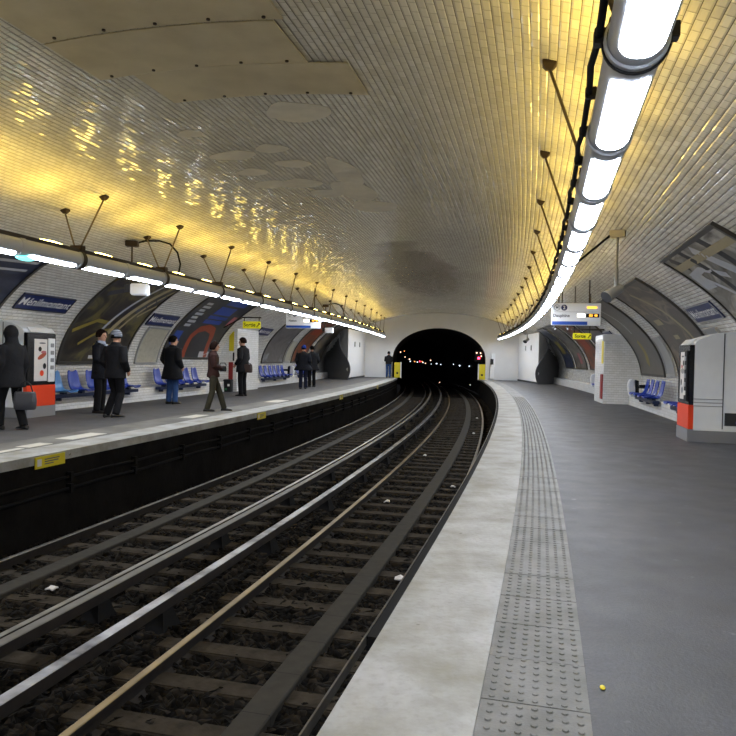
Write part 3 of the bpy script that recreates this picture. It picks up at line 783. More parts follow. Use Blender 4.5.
poster(-1, 8.3, 11.5, 1.0, 3.12, 'p_navy', 'dark navy poster with pale script, cut by the left photo edge', deco=[('line', 'script', 'pwhite', [(.55, .86), (.95, .9)], .012), ('line', 'script', 'pwhite', [(.6, .78), (.93, .81)], .01), ('rect', 'print_block', 'pgold', .5, .35, .96, .5)])
poster(-1, 14.0, 16.95, 1.02, 3.12, 'p_cave', 'dark poster with gold light beams behind the light blue seats',
       deco=[('line', 'beam', 'cream', [(.55, .3), (.78, .75), (.9, .98)], .028), ('line', 'beam', 'pwhite', [(.42, .3), (.66, .8), (.74, .98)], .016), ('line', 'beam', 'cream', [(.68, .35), (.98, .9)], .014), ('line', 'beam', 'p_blu', [(.1, .72), (.3, .8), (.62, .99)], .03), ('line', 'beam', 'p_blu', [(.74, .55), (.96, .8)], .03), ('line', 'beam', 'cream', [(.82, .5), (.97, .66)], .012), ('line', 'branch', 'pgold', [(.2, .18), (.4, .3), (.55, .34)], .012), ('rect', 'caption', 'pgold', .42, .13, .72, .19), ('rect', 'caption', 'pwhite', .4, .05, .8, .08), ('line', 'branch', 'pgold', [(.05, .3), (.3, .42), (.5, .4)], .018)])
deco2 = [('line', 'arch', 'pora', [(.36, .02), (.36, .3), (.42, .4), (.55, .44), (.7, .4), (.76, .3), (.8, .02)], .035)]
for j, (x0, y0, x1, y1) in enumerate([(.05, .18, .17, .36), (.37, .5, .72, .56), (.38, .58, .76, .63), (.4, .66, .74, .8), (.42, .84, .82, .97)]): deco2.append(('rect', 'print_block', 'pblue', x0, y0, x1, y1))
for j in range(7): deco2.append(('rect', 'letter', 'pwhite', .1, .43 + .06 * j, .2 + .03 * (j % 2), .465 + .06 * j))
deco2 += [('rect', 'flash', 'ppink', .86, .5, .94, .66), ('rect', 'print_block', 'pwhite', .66, .02, .86, .1), ('rect', 'letter', 'pwhite', .1, .93, .24, .96)]
poster(-1, 18.95, 22.9, 1.15, 3.12, 'p_grey', 'charcoal poster with orange arch and blue lettering blocks', deco=deco2)
poster(-1, 28.5, 31.95, .95, 3.1, 'p_sky', 'grey stone and pale sky poster behind the blue bench, left side', deco=[('rect', 'print_block', 'pwhite', .3, .86, .98, .97)])
poster(-1, 33.6, 36.8, .95, 3.1, 'p_rust', 'rust orange and brown poster on the far left wall', deco=[('rect', 'print_block', 'pora', .2, .6, .8, .75)])
poster(-1, 37.9, 41.6, .95, 3.1, 'p_grime', 'grey brown poster next to the left plant room')
poster(1, 9.2, 12.5, 1.0, 3.1, 'p_street', 'large street scene poster at the right photo edge above the kiosk',
       deco=[('rect', 'print_block', 'cream', .03, .86, .97, .91), ('line', 'pole_shape', 'pwhite', [(.08, .8), (.3, .82), (.5, .72)], .02), ('line', 'band', 'pdk', [(.35, .98), (.4, .6), (.5, .4)], .03), ('line', 'band', 'pdk', [(.7, .98), (.72, .7), (.9, .5)], .035), ('line', 'band', 'pwhite', [(.2, .75), (.5, .45), (.9, .2)], .015), ('rect', 'print_block', 'pwhite', .06, .68, .22, .8), ('line', 'band', 'pwhite', [(.5, .95), (.58, .8), (.72, .62)], .04), ('line', 'band', 'pdk', [(.12, .97), (.2, .86)], .03)])
poster(1, 15.0, 18.5, 1.0, 3.1, 'p_sand', 'brown poster with pale figure, second along the right wall', deco=[('line', 'figure', 'cream', [(.4, .9), (.62, .66), (.75, .4), (.8, .2)], .02), ('rect', 'print_block', 'cream', .16, .52, .34, .58), ('rect', 'print_block', 'cream', .34, .36, .46, .4)])
poster(1, 20.0, 23.1, .95, 3.1, 'p_dim', 'dim grey poster with a yellow flare behind the blue seats', deco=[('line', 'flare', 'pgold', [(.42, .12), (.48, .24), (.44, .4)], .05), ('line', 'streak', 'pwhite', [(.3, .9), (.45, .68), (.46, .5)], .012)])
poster(1, 29.9, 33.1, .95, 3.1, 'p_rust', 'orange tinted poster beyond the right tiled pier', deco=[('rect', 'print_block', 'pora', .2, .35, .7, .6)])
poster(1, 33.9, 36.9, .95, 3.1, 'p_grime', 'grey poster on the far right wall between two others', deco=[('rect', 'print_block', 'ppink', .5, .1, .7, .3)])
poster(1, 37.5, 40.2, .95, 3.1, 'p_navy', 'dark poster nearest the right plant room', deco=[('rect', 'print_block', 'pgold', .2, .3, .6, .6)])
poster(1, 25.9, 29.2, .95, 3.1, 'p_sky', 'pale grey poster just past the right tiled pier')
for side, s0, s1, lb in ((-1, 17.45, 18.75, 'empty grey map frame between the dark and charcoal posters, left wall'), (-1, 32.2, 33.3, 'narrow grey map frame on the far left wall'), (1, 18.8, 19.75, 'grey map frame between two posters on the right wall'), (1, 13.85, 14.7, 'grey map frame hidden partly by the right kiosk')):
    poster(side, s0, s1, 1.02, 2.05, 'map' if side < 0 else 'frame_grey', lb, 'map_frame', .045, 'frame_grey', 'frame')
def name_sign(side, s0, s1, z0, z1, label, size):
    a0, a1 = a_of_z(z0), a_of_z(z1); sc, ac = (s0 + s1) / 2, (a0 + a1) / 2
    o = thing('station_sign', label, 'sign', Matrix.Translation(V(side, sc, a0)), 'station name signs')
    bb = curved_panel(side, s0, s1, a0, a1, .01, .035, 4, 6); bb.uv = {}; bb.build('plate', 'blue_enamel', o, world=True)
    for p, q, r_, t in ((s0, s1, a0, a0 + .018), (s0, s1, a1 - .018, a1), (s0, s0 + .018, a0, a1), (s1 - .018, s1, a0, a1)):
        bb = curved_panel(side, p, q, r_, t, .03, .045, 2, 4); bb.uv = {}; bb.build('border', 'frame_grey' if side > 0 else 'frame', o, world=True)
    vs, fs = text_mesh('M\u00e9nilmontant', size, .004)
    B().add([V(side, sc + (v.x if side < 0 else -v.x), ac + v.y, .041) for v in vs], fs).build('lettering', 'white', o, world=True)
    return o
name_sign(-1, 11.83, 13.5, 2.16, 2.47, 'blue station name sign above the left kiosk', .285)
name_sign(-1, 17.12, 18.66, 2.1, 2.4, 'blue station name sign above the left map frame', .265)
name_sign(-1, 26.1, 27.6, 2.14, 2.42, 'small far blue station name sign right of the left pier', .255)
name_sign(1, 12.92, 14.65, 2.17, 2.45, 'blue station name sign above the right kiosk', .285)
name_sign(1, 24.6, 26.0, 2.16, 2.42, 'far blue station name sign near the right pier', .25)

# ================================================================ VENDING KIOSKS
def kiosk(side, s, label, uf=6.1, w_=.86):
    # local: +x towards the wall, y along the track
    o = thing('vending_kiosk', label, 'kiosk', FM(s, side * uf) @ Matrix.Scale(1, 4))
    sg = side
    def wall(z): return (EA if z < EZ else EA * math.sqrt(1 - ((z - EZ) / (ET - EZ)) ** 2)) - uf - .02
    pr = [(.06, .2), (.06, 1.70), (.10, 1.76), (.2, 1.81), (.35, 1.86), (.5, 1.9), (wall(1.92), 1.92), (wall(1.6), 1.6), (wall(1.2), 1.2), (wall(.8), .8), (wall(.3), .2)]
    b = B().prism([(sg * x, z) for x, z in pr], 'y', 0, w_); body = b.build('cabinet', 'grey_metal', o, bevel=.006)
    pk = [(.07, 0), (.07, .22), (wall(.2), .22), (wall(.2), 0)]
    B().prism([(sg * x, z) for x, z in pk], 'y', .01, w_ - .01).build('kick_plate', 'kick', o)
    for y in (-.002,):
        B().box(*sorted((sg * .52, sg * .535)), -.006, .01, .24, 1.88).build('seam', 'darkgrey', body)
        for z in (.62, .68, .74): B().box(*sorted((sg * .06, sg * .52)), -.008, .01, z, z + .012).build('rib', 'kick', body)
        B().box(*sorted((sg * .56, sg * .76)), -.01, .01, .3, .52).build('vent', 'darkgrey', body)
    f = B().box(*sorted((sg * -.02, sg * .07)), .0, w_, .64, 1.68); mac = f.build('machine_front', 'black', o, bevel=.012)
    B().box(*sorted((sg * -.022, sg * .07)), .0, w_, .22, .64).build('orange_panel', 'orange', o, bevel=.008)
    B().box(*sorted((sg * -.03, sg * .07)), .0, w_, .0, .22).build('base_plate', 'kick', o, bevel=.006)
    ya, yb = (.2, .58) if side < 0 else (.28, .66)
    B().box(*sorted((sg * -.028, sg * -.02)), ya, yb, .72, 1.56).build('advert', 'paper', mac)
    yk = (.6, .8) if side < 0 else (.06, .26)
    col = B().box(*sorted((sg * -.05, sg * -.02)), yk[0], yk[1], .7, 1.58).build('coin_column', 'grey_metal' if side < 0 else 'mattblack', mac, bevel=.008)
    r_ = random.Random(2)
    for (yy, zz, ry, rz, mm) in ((.42, 1.22, .13, .05, 'pora' if side < 0 else 'kick'), (.36, 1.36, .05, .05, 'p_dot'), (.47, 1.3, .08, .03, 'ppink'), (.42, .88, .06, .06, 'orange' if side < 0 else 'textgrey'), (.5, 1.02, .05, .06, 'p_dot'), (.43, 1.48, .1, .015, 'textgrey')):
        y_ = yy if side < 0 else yy + .06
        e = B(); n = 18; e.add([(sg * -.030, y_ + ry * math.cos(2 * PI * k_ / n), zz + rz * math.sin(2 * PI * k_ / n) + (.4 * ry * math.cos(2 * PI * k_ / n) if mm == 'pora' else 0)) for k_ in range(n)], [tuple(range(n))]); e.build('advert_print', M.get(mm, M['mattblack']), mac)
    # product windows beside the advert
    yc = (yk[0] + yk[1]) / 2
    for j in range(5): B().box(*sorted((sg * -.062, sg * -.05)), yc - .05, yc + .05, .8 + .15 * j, .88 + .15 * j).build('button', 'kick' if j else 'white', col, bevel=.004)
    B().prism([(sg * -.0, 1.69), (sg * .09, 1.79), (sg * .12, 1.79), (sg * .1, 1.69)], 'y', .14, w_ + .0).build('top_label', 'white', o)
    return o
kiosk(-1, 11.72, 'grey vending kiosk with orange base behind the hooded person, left', 6.2)
kiosk(1, 12.85, 'grey vending kiosk with orange base on the right platform', 6.08)

# ================================================================ BENCHES
def seat_mesh(side):
    b = B(); pr = []
    # profile: x towards the track is negative of side; shell from front lip to the top of the back
    path = [(-.44, .415), (-.43, .435), (-.36, .44), (-.24, .425), (-.13, .42), (-.06, .44), (-.02, .5), (.01, .6), (.035, .72), (.055, .83), (.06, .86)]
    wid = [.17, .19, .22, .225, .225, .22, .215, .21, .2, .17, .12]
    rows = []
    for (x, z), w_ in zip(path, wid):
        rows.append([Vector((side * (x + (.0 if abs(f) < .8 else -.02)), f * w_, z + .035 * abs(f) ** 3)) for f in (-1, -.8, -.4, 0, .4, .8, 1)])
    th = .016
    vs = [p for r in rows for p in r]; n = len(vs); m = 7
    fs = []
    for i in range(len(rows) - 1):
        for j in range(m - 1): fs.append((i * m + j, i * m + j + 1, (i + 1) * m + j + 1, (i + 1) * m + j))
    b.add(vs, fs); return b
def shell(side, m, o):
    b = seat_mesh(side); ob = b.build('seat', m, o, smooth=True)
    return ob
def bench(side, s0, ns, pitch, label, lights=(), end=True, u=6.92):
    o = thing('seat_bench', label, 'bench', FM(s0, side * u), 'blue shell seat benches')
    L = ns * pitch
    B().box(*sorted((side * -.28, side * -.12)), -.05, L + .05, .29, .37).build('beam', 'beam', o, bevel=.008)
    for y in (.25, L / 2, L - .25): B().box(*sorted((side * -.2, side * .25)), y - .03, y + .03, .22, .32).build('bracket', 'beam', o, bevel=.004)
    for i in range(ns):
        b = seat_mesh(side)
        for v in b.v: v.y += (i + .5) * pitch
        # give the shell thickness
        me = b.build('seat', 'seat_light' if i in lights else 'seat_blue', o, smooth=True)
        bm = bmesh.new(); bm.from_mesh(me.data); bmesh.ops.solidify(bm, geom=bm.faces[:], thickness=.018); bm.to_mesh(me.data); bm.free()
        B().box(*sorted((side * -.25, side * -.15)), (i + .5) * pitch - .06, (i + .5) * pitch + .06, .36, .42).build('seat_mount', 'beam', o)
    if end:
        y = L + .12; pts = [(-.40, .34), (-.44, .5), (-.46, .66), (-.44, .8), (-.38, .86), (-.28, .86), (-.25, .6), (-.25, .34)]
        e = B().prism([(side * x, z) for x, z in pts], 'y', y - .02, y + .2).build('end_screen', 'grey_metal', o, bevel=.03)
        B().prism([(side * x, z) for x, z in ((-.245, .34), (-.245, .84), (-.16, .82), (-.14, .34))], 'y', y, y + .16).build('screen_lining', 'mattblack', e)
        B().box(*sorted((side * -.14, side * .2)), y, y + .06, .6, .7).build('screen_arm', 'mattblack', e)
    return o
bench(-1, 13.3, 5, .66, 'bench with a light blue first seat beside the left kiosk', (0,), end=False)
bench(-1, 18.05, 5, .6, 'bench of blue shell seats under the charcoal poster', (), end=False)
bench(-1, 27.4, 6, .62, 'bench of blue shell seats past the left tiled pier', ())
bench(-1, 33.6, 4, .62, 'farthest bench on the left platform behind the dark couple', ())
bench(1, 18.95, 4, .62, 'bench of four blue shell seats under the dim poster, right', ())
bench(1, 14.6, 4, .62, 'bench behind the right kiosk with blue seat edge showing', (), end=False)
bench(1, 9.1, 4, .66, 'bench at the right photo edge with blue seat tip', (), end=False, u=6.9)
bench(1, 26.3, 4, .62, 'farthest bench on the right platform beyond the tiled pier', ())

# ================================================================ TILED PIERS with exits
def pier(side, s0, s1, uf, label):
    o = thing('tiled_pier', label, 'pier', FM(s0, side * uf))
    b = B(); zt = 2.25
    def wl(z): return (EA if z < EZ else EA * math.sqrt(1 - ((z - EZ) / (ET - EZ)) ** 2)) + .03
    # faces with uv: near, track side, far, top
    zs = [0, .8, 1.2, 1.6, 2.0, zt]
    def quad(p, uvs):
        i = len(b.v); b.v += p; b.f.append(tuple(range(i, i + len(p))))
        for k_, q in enumerate(uvs): b.uv[i + k_] = q
    for s in (s0, s1):
        for z0, z1 in zip(zs, zs[1:]):
            quad([W(s, side * uf, z0), W(s, side * wl(z0), z0), W(s, side * wl(z1), z1), W(s, side * uf, z1)], [(uf, z0), (wl(z0), z0), (wl(z1), z1), (uf, z1)])
    quad([W(s0, side * uf, 0), W(s1, side * uf, 0), W(s1, side * uf, zt), W(s0, side * uf, zt)], [(s0, 0), (s1, 0), (s1, zt), (s0, zt)])
    quad([W(s0, side * uf, zt), W(s1, side * uf, zt), W(s1, side * wl(zt), zt), W(s0, side * wl(zt), zt)], [(s0, uf), (s1, uf), (s1, wl(zt)), (s0, wl(zt))])
    b.build('tiled_face', 'tile_flat', o, world=True)
    return o
p1 = pier(-1, 23.6, 26.0, 6.5, 'white tiled pier with yellow strip and red panel, left platform')
B().box(.06, .24, -.02, -.002, 1.45, 2.15).build('yellow_strip', 'yellow', p1); 
for o_ in [p1.children[-1]]: o_.matrix_basis = Matrix.Translation((-.36, 0, 0))
B().box(-.3, -.14, -.04, -.002, .22, 1.05).build('red_panel', 'red', p1, bevel=.008)
B().box(-.15, -.1, -.03, -.002, 1.1, 1.4).build('pull_handle', 'mattblack', p1, bevel=.004)
p2 = pier(1, 23.3, 25.2, 6.05, 'white tiled pier beside the blue seats, right platform')
B().box(-.02, -.002, .15, .45, 1.3, 2.05).build('yellow_strip', 'yellow', p2); B().box(-.04, -.002, .12, .5, .15, .95).build('red_panel', 'red', p2, bevel=.008)
B().box(-.06, .62, -.05, -.002, 2.02, 2.25).build('lintel', 'white', p2, bevel=.01)
o = thing('litter_box', 'small black box on the floor beside the left tiled pier', 'box', FM(23.35, -6.72))
B().box(-.14, .14, -.12, .12, 0, .36).build('body', 'mattblack', o, bevel=.015); B().box(-.15, .15, -.13, .13, .36, .44).build('lid', 'mattblack', o, bevel=.02)
M['green'] = mat('tag_green', '#2f8a4a', .5); B().box(.02, .1, -.125, -.12, .2, .28).build('tag', 'white', o); B().box(-.08, .0, -.125, -.12, .06, .13).build('tag', 'green', o)

# ================================================================ HANGING DISPLAYS AND EXIT SIGNS
def disc(c, r_, n=24): return [(c[0] + r_ * math.cos(2 * PI * i / n), c[1], c[2] + r_ * math.sin(2 * PI * i / n)) for i in range(n)]
def display(s, uc, zc, w_, h, label, dest, rods):
    o = thing('train_display', label, 'display', FM(s, uc, zc - h / 2), 'hanging train displays')
    x0, x1 = -w_ / 2, w_ / 2
    B().box(x0, x1, 0, .14, 0, h).build('case', 'grey_metal', o, bevel=.01)
    pan = B().box(x0 + .015, x1 - .015, -.006, .002, .1, h - .015).build('face', 'display', o)
    B().box(x0 + .015, x0 + w_ * .73, -.008, .002, .015, .098).build('blue_band', 'blue', o)
    B().box(x0 + .015, x1 - .015, -.0075, -.006, h * .60, h * .608).build('divider', 'textgrey', pan)
    y = -.009; zt = h * .79
    n = 24; c1 = B(); a = disc((x0 + w_ * .11, y, zt), .075); b_ = disc((x0 + w_ * .11, y, zt), .064)
    c1.add(a + b_, [(i, (i + 1) % n, n + (i + 1) % n, n + i) for i in range(n)]); c1.build('metro_ring', 'textgrey', pan)
    def tx(txt, x, z, sz, m, nm, bold=.003):
        vs, fs = text_mesh(txt, sz, bold); B().add([(x + v.x, -.0105, z + v.y) for v in vs], fs).build(nm, m, pan)
    tx('M', x0 + w_ * .11, zt, .09, 'textgrey', 'metro_letter')
    B().add(disc((x0 + w_ * .255, y, zt), .075), [tuple(range(n))]).build('line_disc', 'blue_enamel', pan); tx('2', x0 + w_ * .255, zt, .12, 'white', 'line_number')
    tx(dest, x0 + w_ * .2, h * .43, .105, 'textgrey', 'destination')
    B().box(x0 + w_ * .72, x0 + w_ * .92, -.011, -.006, zt - .02, zt + .035).build('led_row', 'led', pan)
    B().box(x0 + w_ * .53, x0 + w_ * .68, -.011, -.006, h * .37, h * .52).build('led_white', 'ledw', pan)
    B().box(x0 + w_ * .70, x0 + w_ * .965, -.0085, -.006, h * .36, h * .53).build('led_window', 'black', pan)
    tx('03', x0 + w_ * .80, h * .445, .085, 'led', 'led_digits'); tx('08', x0 + w_ * .90, h * .445, .07, 'led', 'led_digits')
    for dx in rods:
        z = crown_u(uc + dx) - zc + h / 2
        B().tube([(dx, .07, h - .01), (dx, .07, z)], .016, 8).build('rod', 'bracket', o, smooth=True)
    return o
display(18.0, 4.585, 2.53, 1.19, .56, 'white train display with line number hung above the right platform', 'Dauphine', (-.42, -.34, .32))
display(24.3, -4.28, 2.64, 1.28, .62, 'white train display with line number hung above the left platform', 'Nation', (-.45, .4))
def exit_sign(s, uc, zc, w_, h, label, style):
    o = thing('exit_sign', label, 'sign', FM(s, uc, zc - h / 2), 'yellow exit signs')
    B().box(-w_ / 2, w_ / 2, 0, .06, 0, h).build('panel', 'yellow_lit', o, bevel=.012)
    vs, fs = text_mesh('Sortie', h * .72, .003); B().add([(-w_ * .1 + v.x, -.004, h * .5 + v.y) for v in vs], fs).build('lettering', 'black', o)
    x = w_ * .38; q = h * .26
    B().add([(x - q, -.004, h * .5 - q), (x - q * .6, -.004, h * .5 - q * 1.2), (x + q * .8, -.004, h * .5 + q * .3), (x + q * .45, -.004, h * .5 + q * .65)], [(0, 1, 2, 3)]).build('arrow_shaft', 'black', o)
    B().add([(x + q, -.004, h * .5 + q), (x - q * .1, -.004, h * .5 + q), (x + q, -.004, h * .5 - q * .1)], [(0, 1, 2)]).build('arrow_head', 'black', o)
    if style == 'left':
        B().tube([(-w_ / 2 - .02, .03, h + .13), (w_ / 2 + .02, .03, h + .13)], .02, 8).build('hanger_bar', 'bracket', o, smooth=True)
        for x_ in (-w_ * .42, w_ * .42): B().tube([(x_, .03, h - .01), (x_, .03, h + .13)], .014, 8).build('hanger', 'bracket', o, smooth=True)
        zz = crown_u(uc) - zc; B().tube([(-w_ / 2, .03, h + .13), (-w_ / 2 - .68, .03, -.22 + h)], .018, 8).build('wall_arm', 'bracket', o, smooth=True)
    else:
        B().box(-w_ / 2 - .04, w_ / 2 + .35, .02, .06, h + .08, h + .13).build('hanger_bar', 'frame', o)
        for x_ in (-w_ * .42, w_ * .42): B().tube([(x_, .04, h - .01), (x_, .04, crown_u(uc + x_) - zc + h / 2)], .012, 8).build('hanger', 'bracket', o, smooth=True)
    return o
exit_sign(22.2, -5.5, 2.335, .62, .24, 'lit yellow exit sign on a bracket beside the left tiled pier', 'left')
exit_sign(20.2, 4.98, 2.06, .5, .17, 'lit yellow exit sign below the right train display', 'right')
for dx, lb in ((-.5, 'small black camera under the right train display, left of two'), (-.2, 'small black camera under the right train display, right of two')):
    o = thing('camera_unit', lb, 'camera', FM(18.1, 4.585 + dx, 2.19)); B().tube([(0, 0, .06), (0, 0, 0)], .012, 8).build('stem', 'mattblack', o)
    B().tube([(0, -.1, -.03), (0, .08, .0)], .035, 10).build('body', 'mattblack', o, smooth='auto'); B().tube([(0, -.11, -.032), (0, -.1, -.03)], .022, 10).build('lens', 'grey_metal', o)

# ================================================================ PLATFORM END: gates, signals, tunnel lamps
for side, u0, lb in ((-1, 2.72, 'yellow end gate cabinet beside the far man, left platform'), (1, 2.82, 'yellow end gate cabinet at the end of the right platform')):
    o = thing('end_gate', lb, 'gate', FM(45.9, side * u0))
    B().box(-.2, .2, -.06, .06, .02, 1.02).build('panel', 'yellow', o, bevel=.01)
    B().box(-.27 if side > 0 else .2, -.2 if side > 0 else .27, -.08, .08, 0, 1.04).build('post', 'white', o, bevel=.01)
    B().add(disc((0, -.064, .32), .07), [tuple(range(24))]).build('disc', 'mattblack', o)
o = thing('equipment_panel', 'narrow white equipment panel on the right of the tunnel mouth', 'panel', FM(46.35, 3.5, .1))
B().box(-.14, .14, -.06, .06, 0, .75).build('cabinet', 'box_white', o, bevel=.01); B().box(-.05, .2, -.05, .05, .75, 1.65).build('conduit_box', 'grey_metal', o, bevel=.01); B().box(-.12, .1, -.07, .0, .9, 1.3).build('phone', 'darkgrey', o, bevel=.02)
M['sred'] = emit('signal_red', (1, .03, .08), 12); M['sor'] = emit('lamp_orange', (1, .35, .08), 3); M['swh'] = emit('lamp_white', (.7, .85, 1), 2.5); M['spk'] = emit('lamp_warm', (1, .6, .4), 3)
o = thing('track_signal', 'track signal with red light just inside the right of the tunnel mouth', 'signal', FM(47.3, 2.78, -1.1))
B().tube([(0, 0, 0), (0, 0, 2.3)], .04, 10).build('post', 'darkiron', o); B().box(-.36, .14, -.02, .12, 2.3, 3.05).build('head', 'mattblack', o, bevel=.02)
for x, z, r_, m in ((-.1, 2.52, .085, 'sred'), (-.24, 2.88, .05, 'spk'), (.02, 2.86, .045, 'spk'), (.07, 2.66, .045, 'spk')): B().ell((x, -.03, z), r_, .03, r_, 12, 8).build('lens', m, o, smooth=True)
lamps = [(-2.72, 1.62, .08, 'spk', 48), (-2.6, 1.7, .06, 'sor', 49.5), (-2.62, 1.28, .07, 'spk', 50.5), (-2.4, 1.12, .1, 'spk', 52), (-2.45, .95, .08, 'swh', 54), (-2.2, .92, .09, 'sor', 57), (-2.0, .85, .09, 'swh', 60), (-1.75, .9, .09, 'sred', 63), (-1.4, .85, .1, 'sor', 66), (-1.2, .75, .1, 'swh', 68), (-.8, .65, .1, 'spk', 70),
         (-.1, .95, .12, 'spk', 72), (.2, .55, .08, 'swh', 74), (.75, .6, .12, 'swh', 74), (1.1, .6, .08, 'swh', 76), (1.5, .5, .1, 'swh', 76), (2.0, .62, .09, 'swh', 70), (2.2, .55, .14, 'swh', 66), (2.55, .62, .1, 'swh', 58), (-.05, -.85, .07, 'spk', 60), (2.3, -.85, .05, 'swh', 56)]
wls = {'spk': 'warm', 'sor': 'orange', 'swh': 'white', 'sred': 'red'}
# hold each lamp near the line of sight it shows on, but at its own real place in the tunnel
for i, (u, z, r_, m, s) in enumerate(lamps):
    th = (s - 46.5) * .128; uu = max(-2.9, min(2.9, u + th * .55 - (s - 46.5) ** 2 * .0016))
    o = B().ell((0, 0, 0), r_ * .5, r_ * .5, r_ * .5, 10, 8).build('tunnel_lamp', m, smooth=True); o.matrix_basis = FM(s, uu, z + .1 + (s - 46.5) * .003)
    tag(o, 'tiny %s lamp glowing deep in the dark tunnel' % wls[m], 'lamp', '%s tunnel lamps' % wls[m])

# ================================================================ PEOPLE (face +y before turning)
def lerp(a, b, f): return Vector(a) + (Vector(b) - Vector(a)) * f
def limb(b, pts, rs, n=14):
    # taper along the joints with extra rings between
    P, R = [], []
    for i in range(len(pts) - 1):
        for k_ in range(4):
            f = k_ / 4; P.append(lerp(pts[i], pts[i + 1], f)); R.append(rs[i] + (rs[i + 1] - rs[i]) * f)
    P.append(Vector(pts[-1])); R.append(rs[-1]); return b.tube(P, R, n)
def head_geo(b, hc, rot, sc=1.0):
    """head centred at hc; rot turns it"""
    prof_ = [(-.125, .030, .036, .028), (-.112, .046, .056, .022), (-.09, .056, .074, .01), (-.06, .064, .084, .002), (-.03, .070, .090, -.004), (0, .074, .095, -.006), (.03, .077, .098, -.008), (.06, .075, .096, -.010), (.085, .064, .084, -.012), (.105, .044, .06, -.012), (.116, .018, .026, -.012)]
    rings = []
    for z, rx, ry, cy in prof_:
        rings.append([Vector(hc) + rot @ p for p in b.elring(z, rx, ry, 0, cy, 20)])
    b.loft(rings)
    b.tube([Vector(hc) + rot @ Vector(p) for p in ((0, .085, .02), (0, .105, -.015), (0, .108, -.03), (0, .088, -.036))], [.008, .013, .016, .01], 8)     # nose
    b.ell(Vector(hc) + rot @ Vector((0, .086, -.066)), .024, .012, .010, 10, 6, rot)                                                                      # mouth
    for sx_ in (-1, 1):
        b.ell(Vector(hc) + rot @ Vector((sx_ * .076, -.008, -.012)), .010, .018, .032, 10, 8, rot)                                                           # ears
        b.ell(Vector(hc) + rot @ Vector((sx_ * .032, .078, .016)), .02, .012, .008, 8, 6, rot)                                                            # brow
def hand_geo(b, wrist, d, palm_n, thumb_side, curl=.5):
    """wrist point, pointing direction, palm normal"""
    d = Vector(d).normalized(); pn = Vector(palm_n); pn = (pn - d * pn.dot(d)).normalized(); sd = d.cross(pn)
    w_ = Vector(wrist); sd *= thumb_side
    rings = []
    for f, hw, ht in ((-.02, .027, .022), (.02, .034, .019), (.06, .042, .017), (.09, .040, .014)):
        rings.append([w_ + d * f + sd * hw * math.cos(2 * PI * k_ / 12) + pn * ht * math.sin(2 * PI * k_ / 12) for k_ in range(12)])
    b.loft(rings)
    for k_, (o_, L) in enumerate(((.031, .066), (.011, .075), (-.010, .070), (-.030, .054))):
        p = w_ + d * .075 + sd * o_; a = p + d * L * .45; c = a + (d * math.cos(curl) + pn * math.sin(curl)) * L * .4; e = c + (d * math.cos(curl * 2) + pn * math.sin(curl * 2)) * L * .35
        b.tube([p, a, c, e], [.0095, .009, .0085, .007], 8)
    p = w_ + d * .02 + sd * .03; a = p + (d * .7 + sd * .7).normalized() * .04; c = a + (d * .9 + sd * .2 + pn * .3).normalized() * .032
    b.tube([p, a, c], [.013, .011, .008], 8)
PEOPLE = []
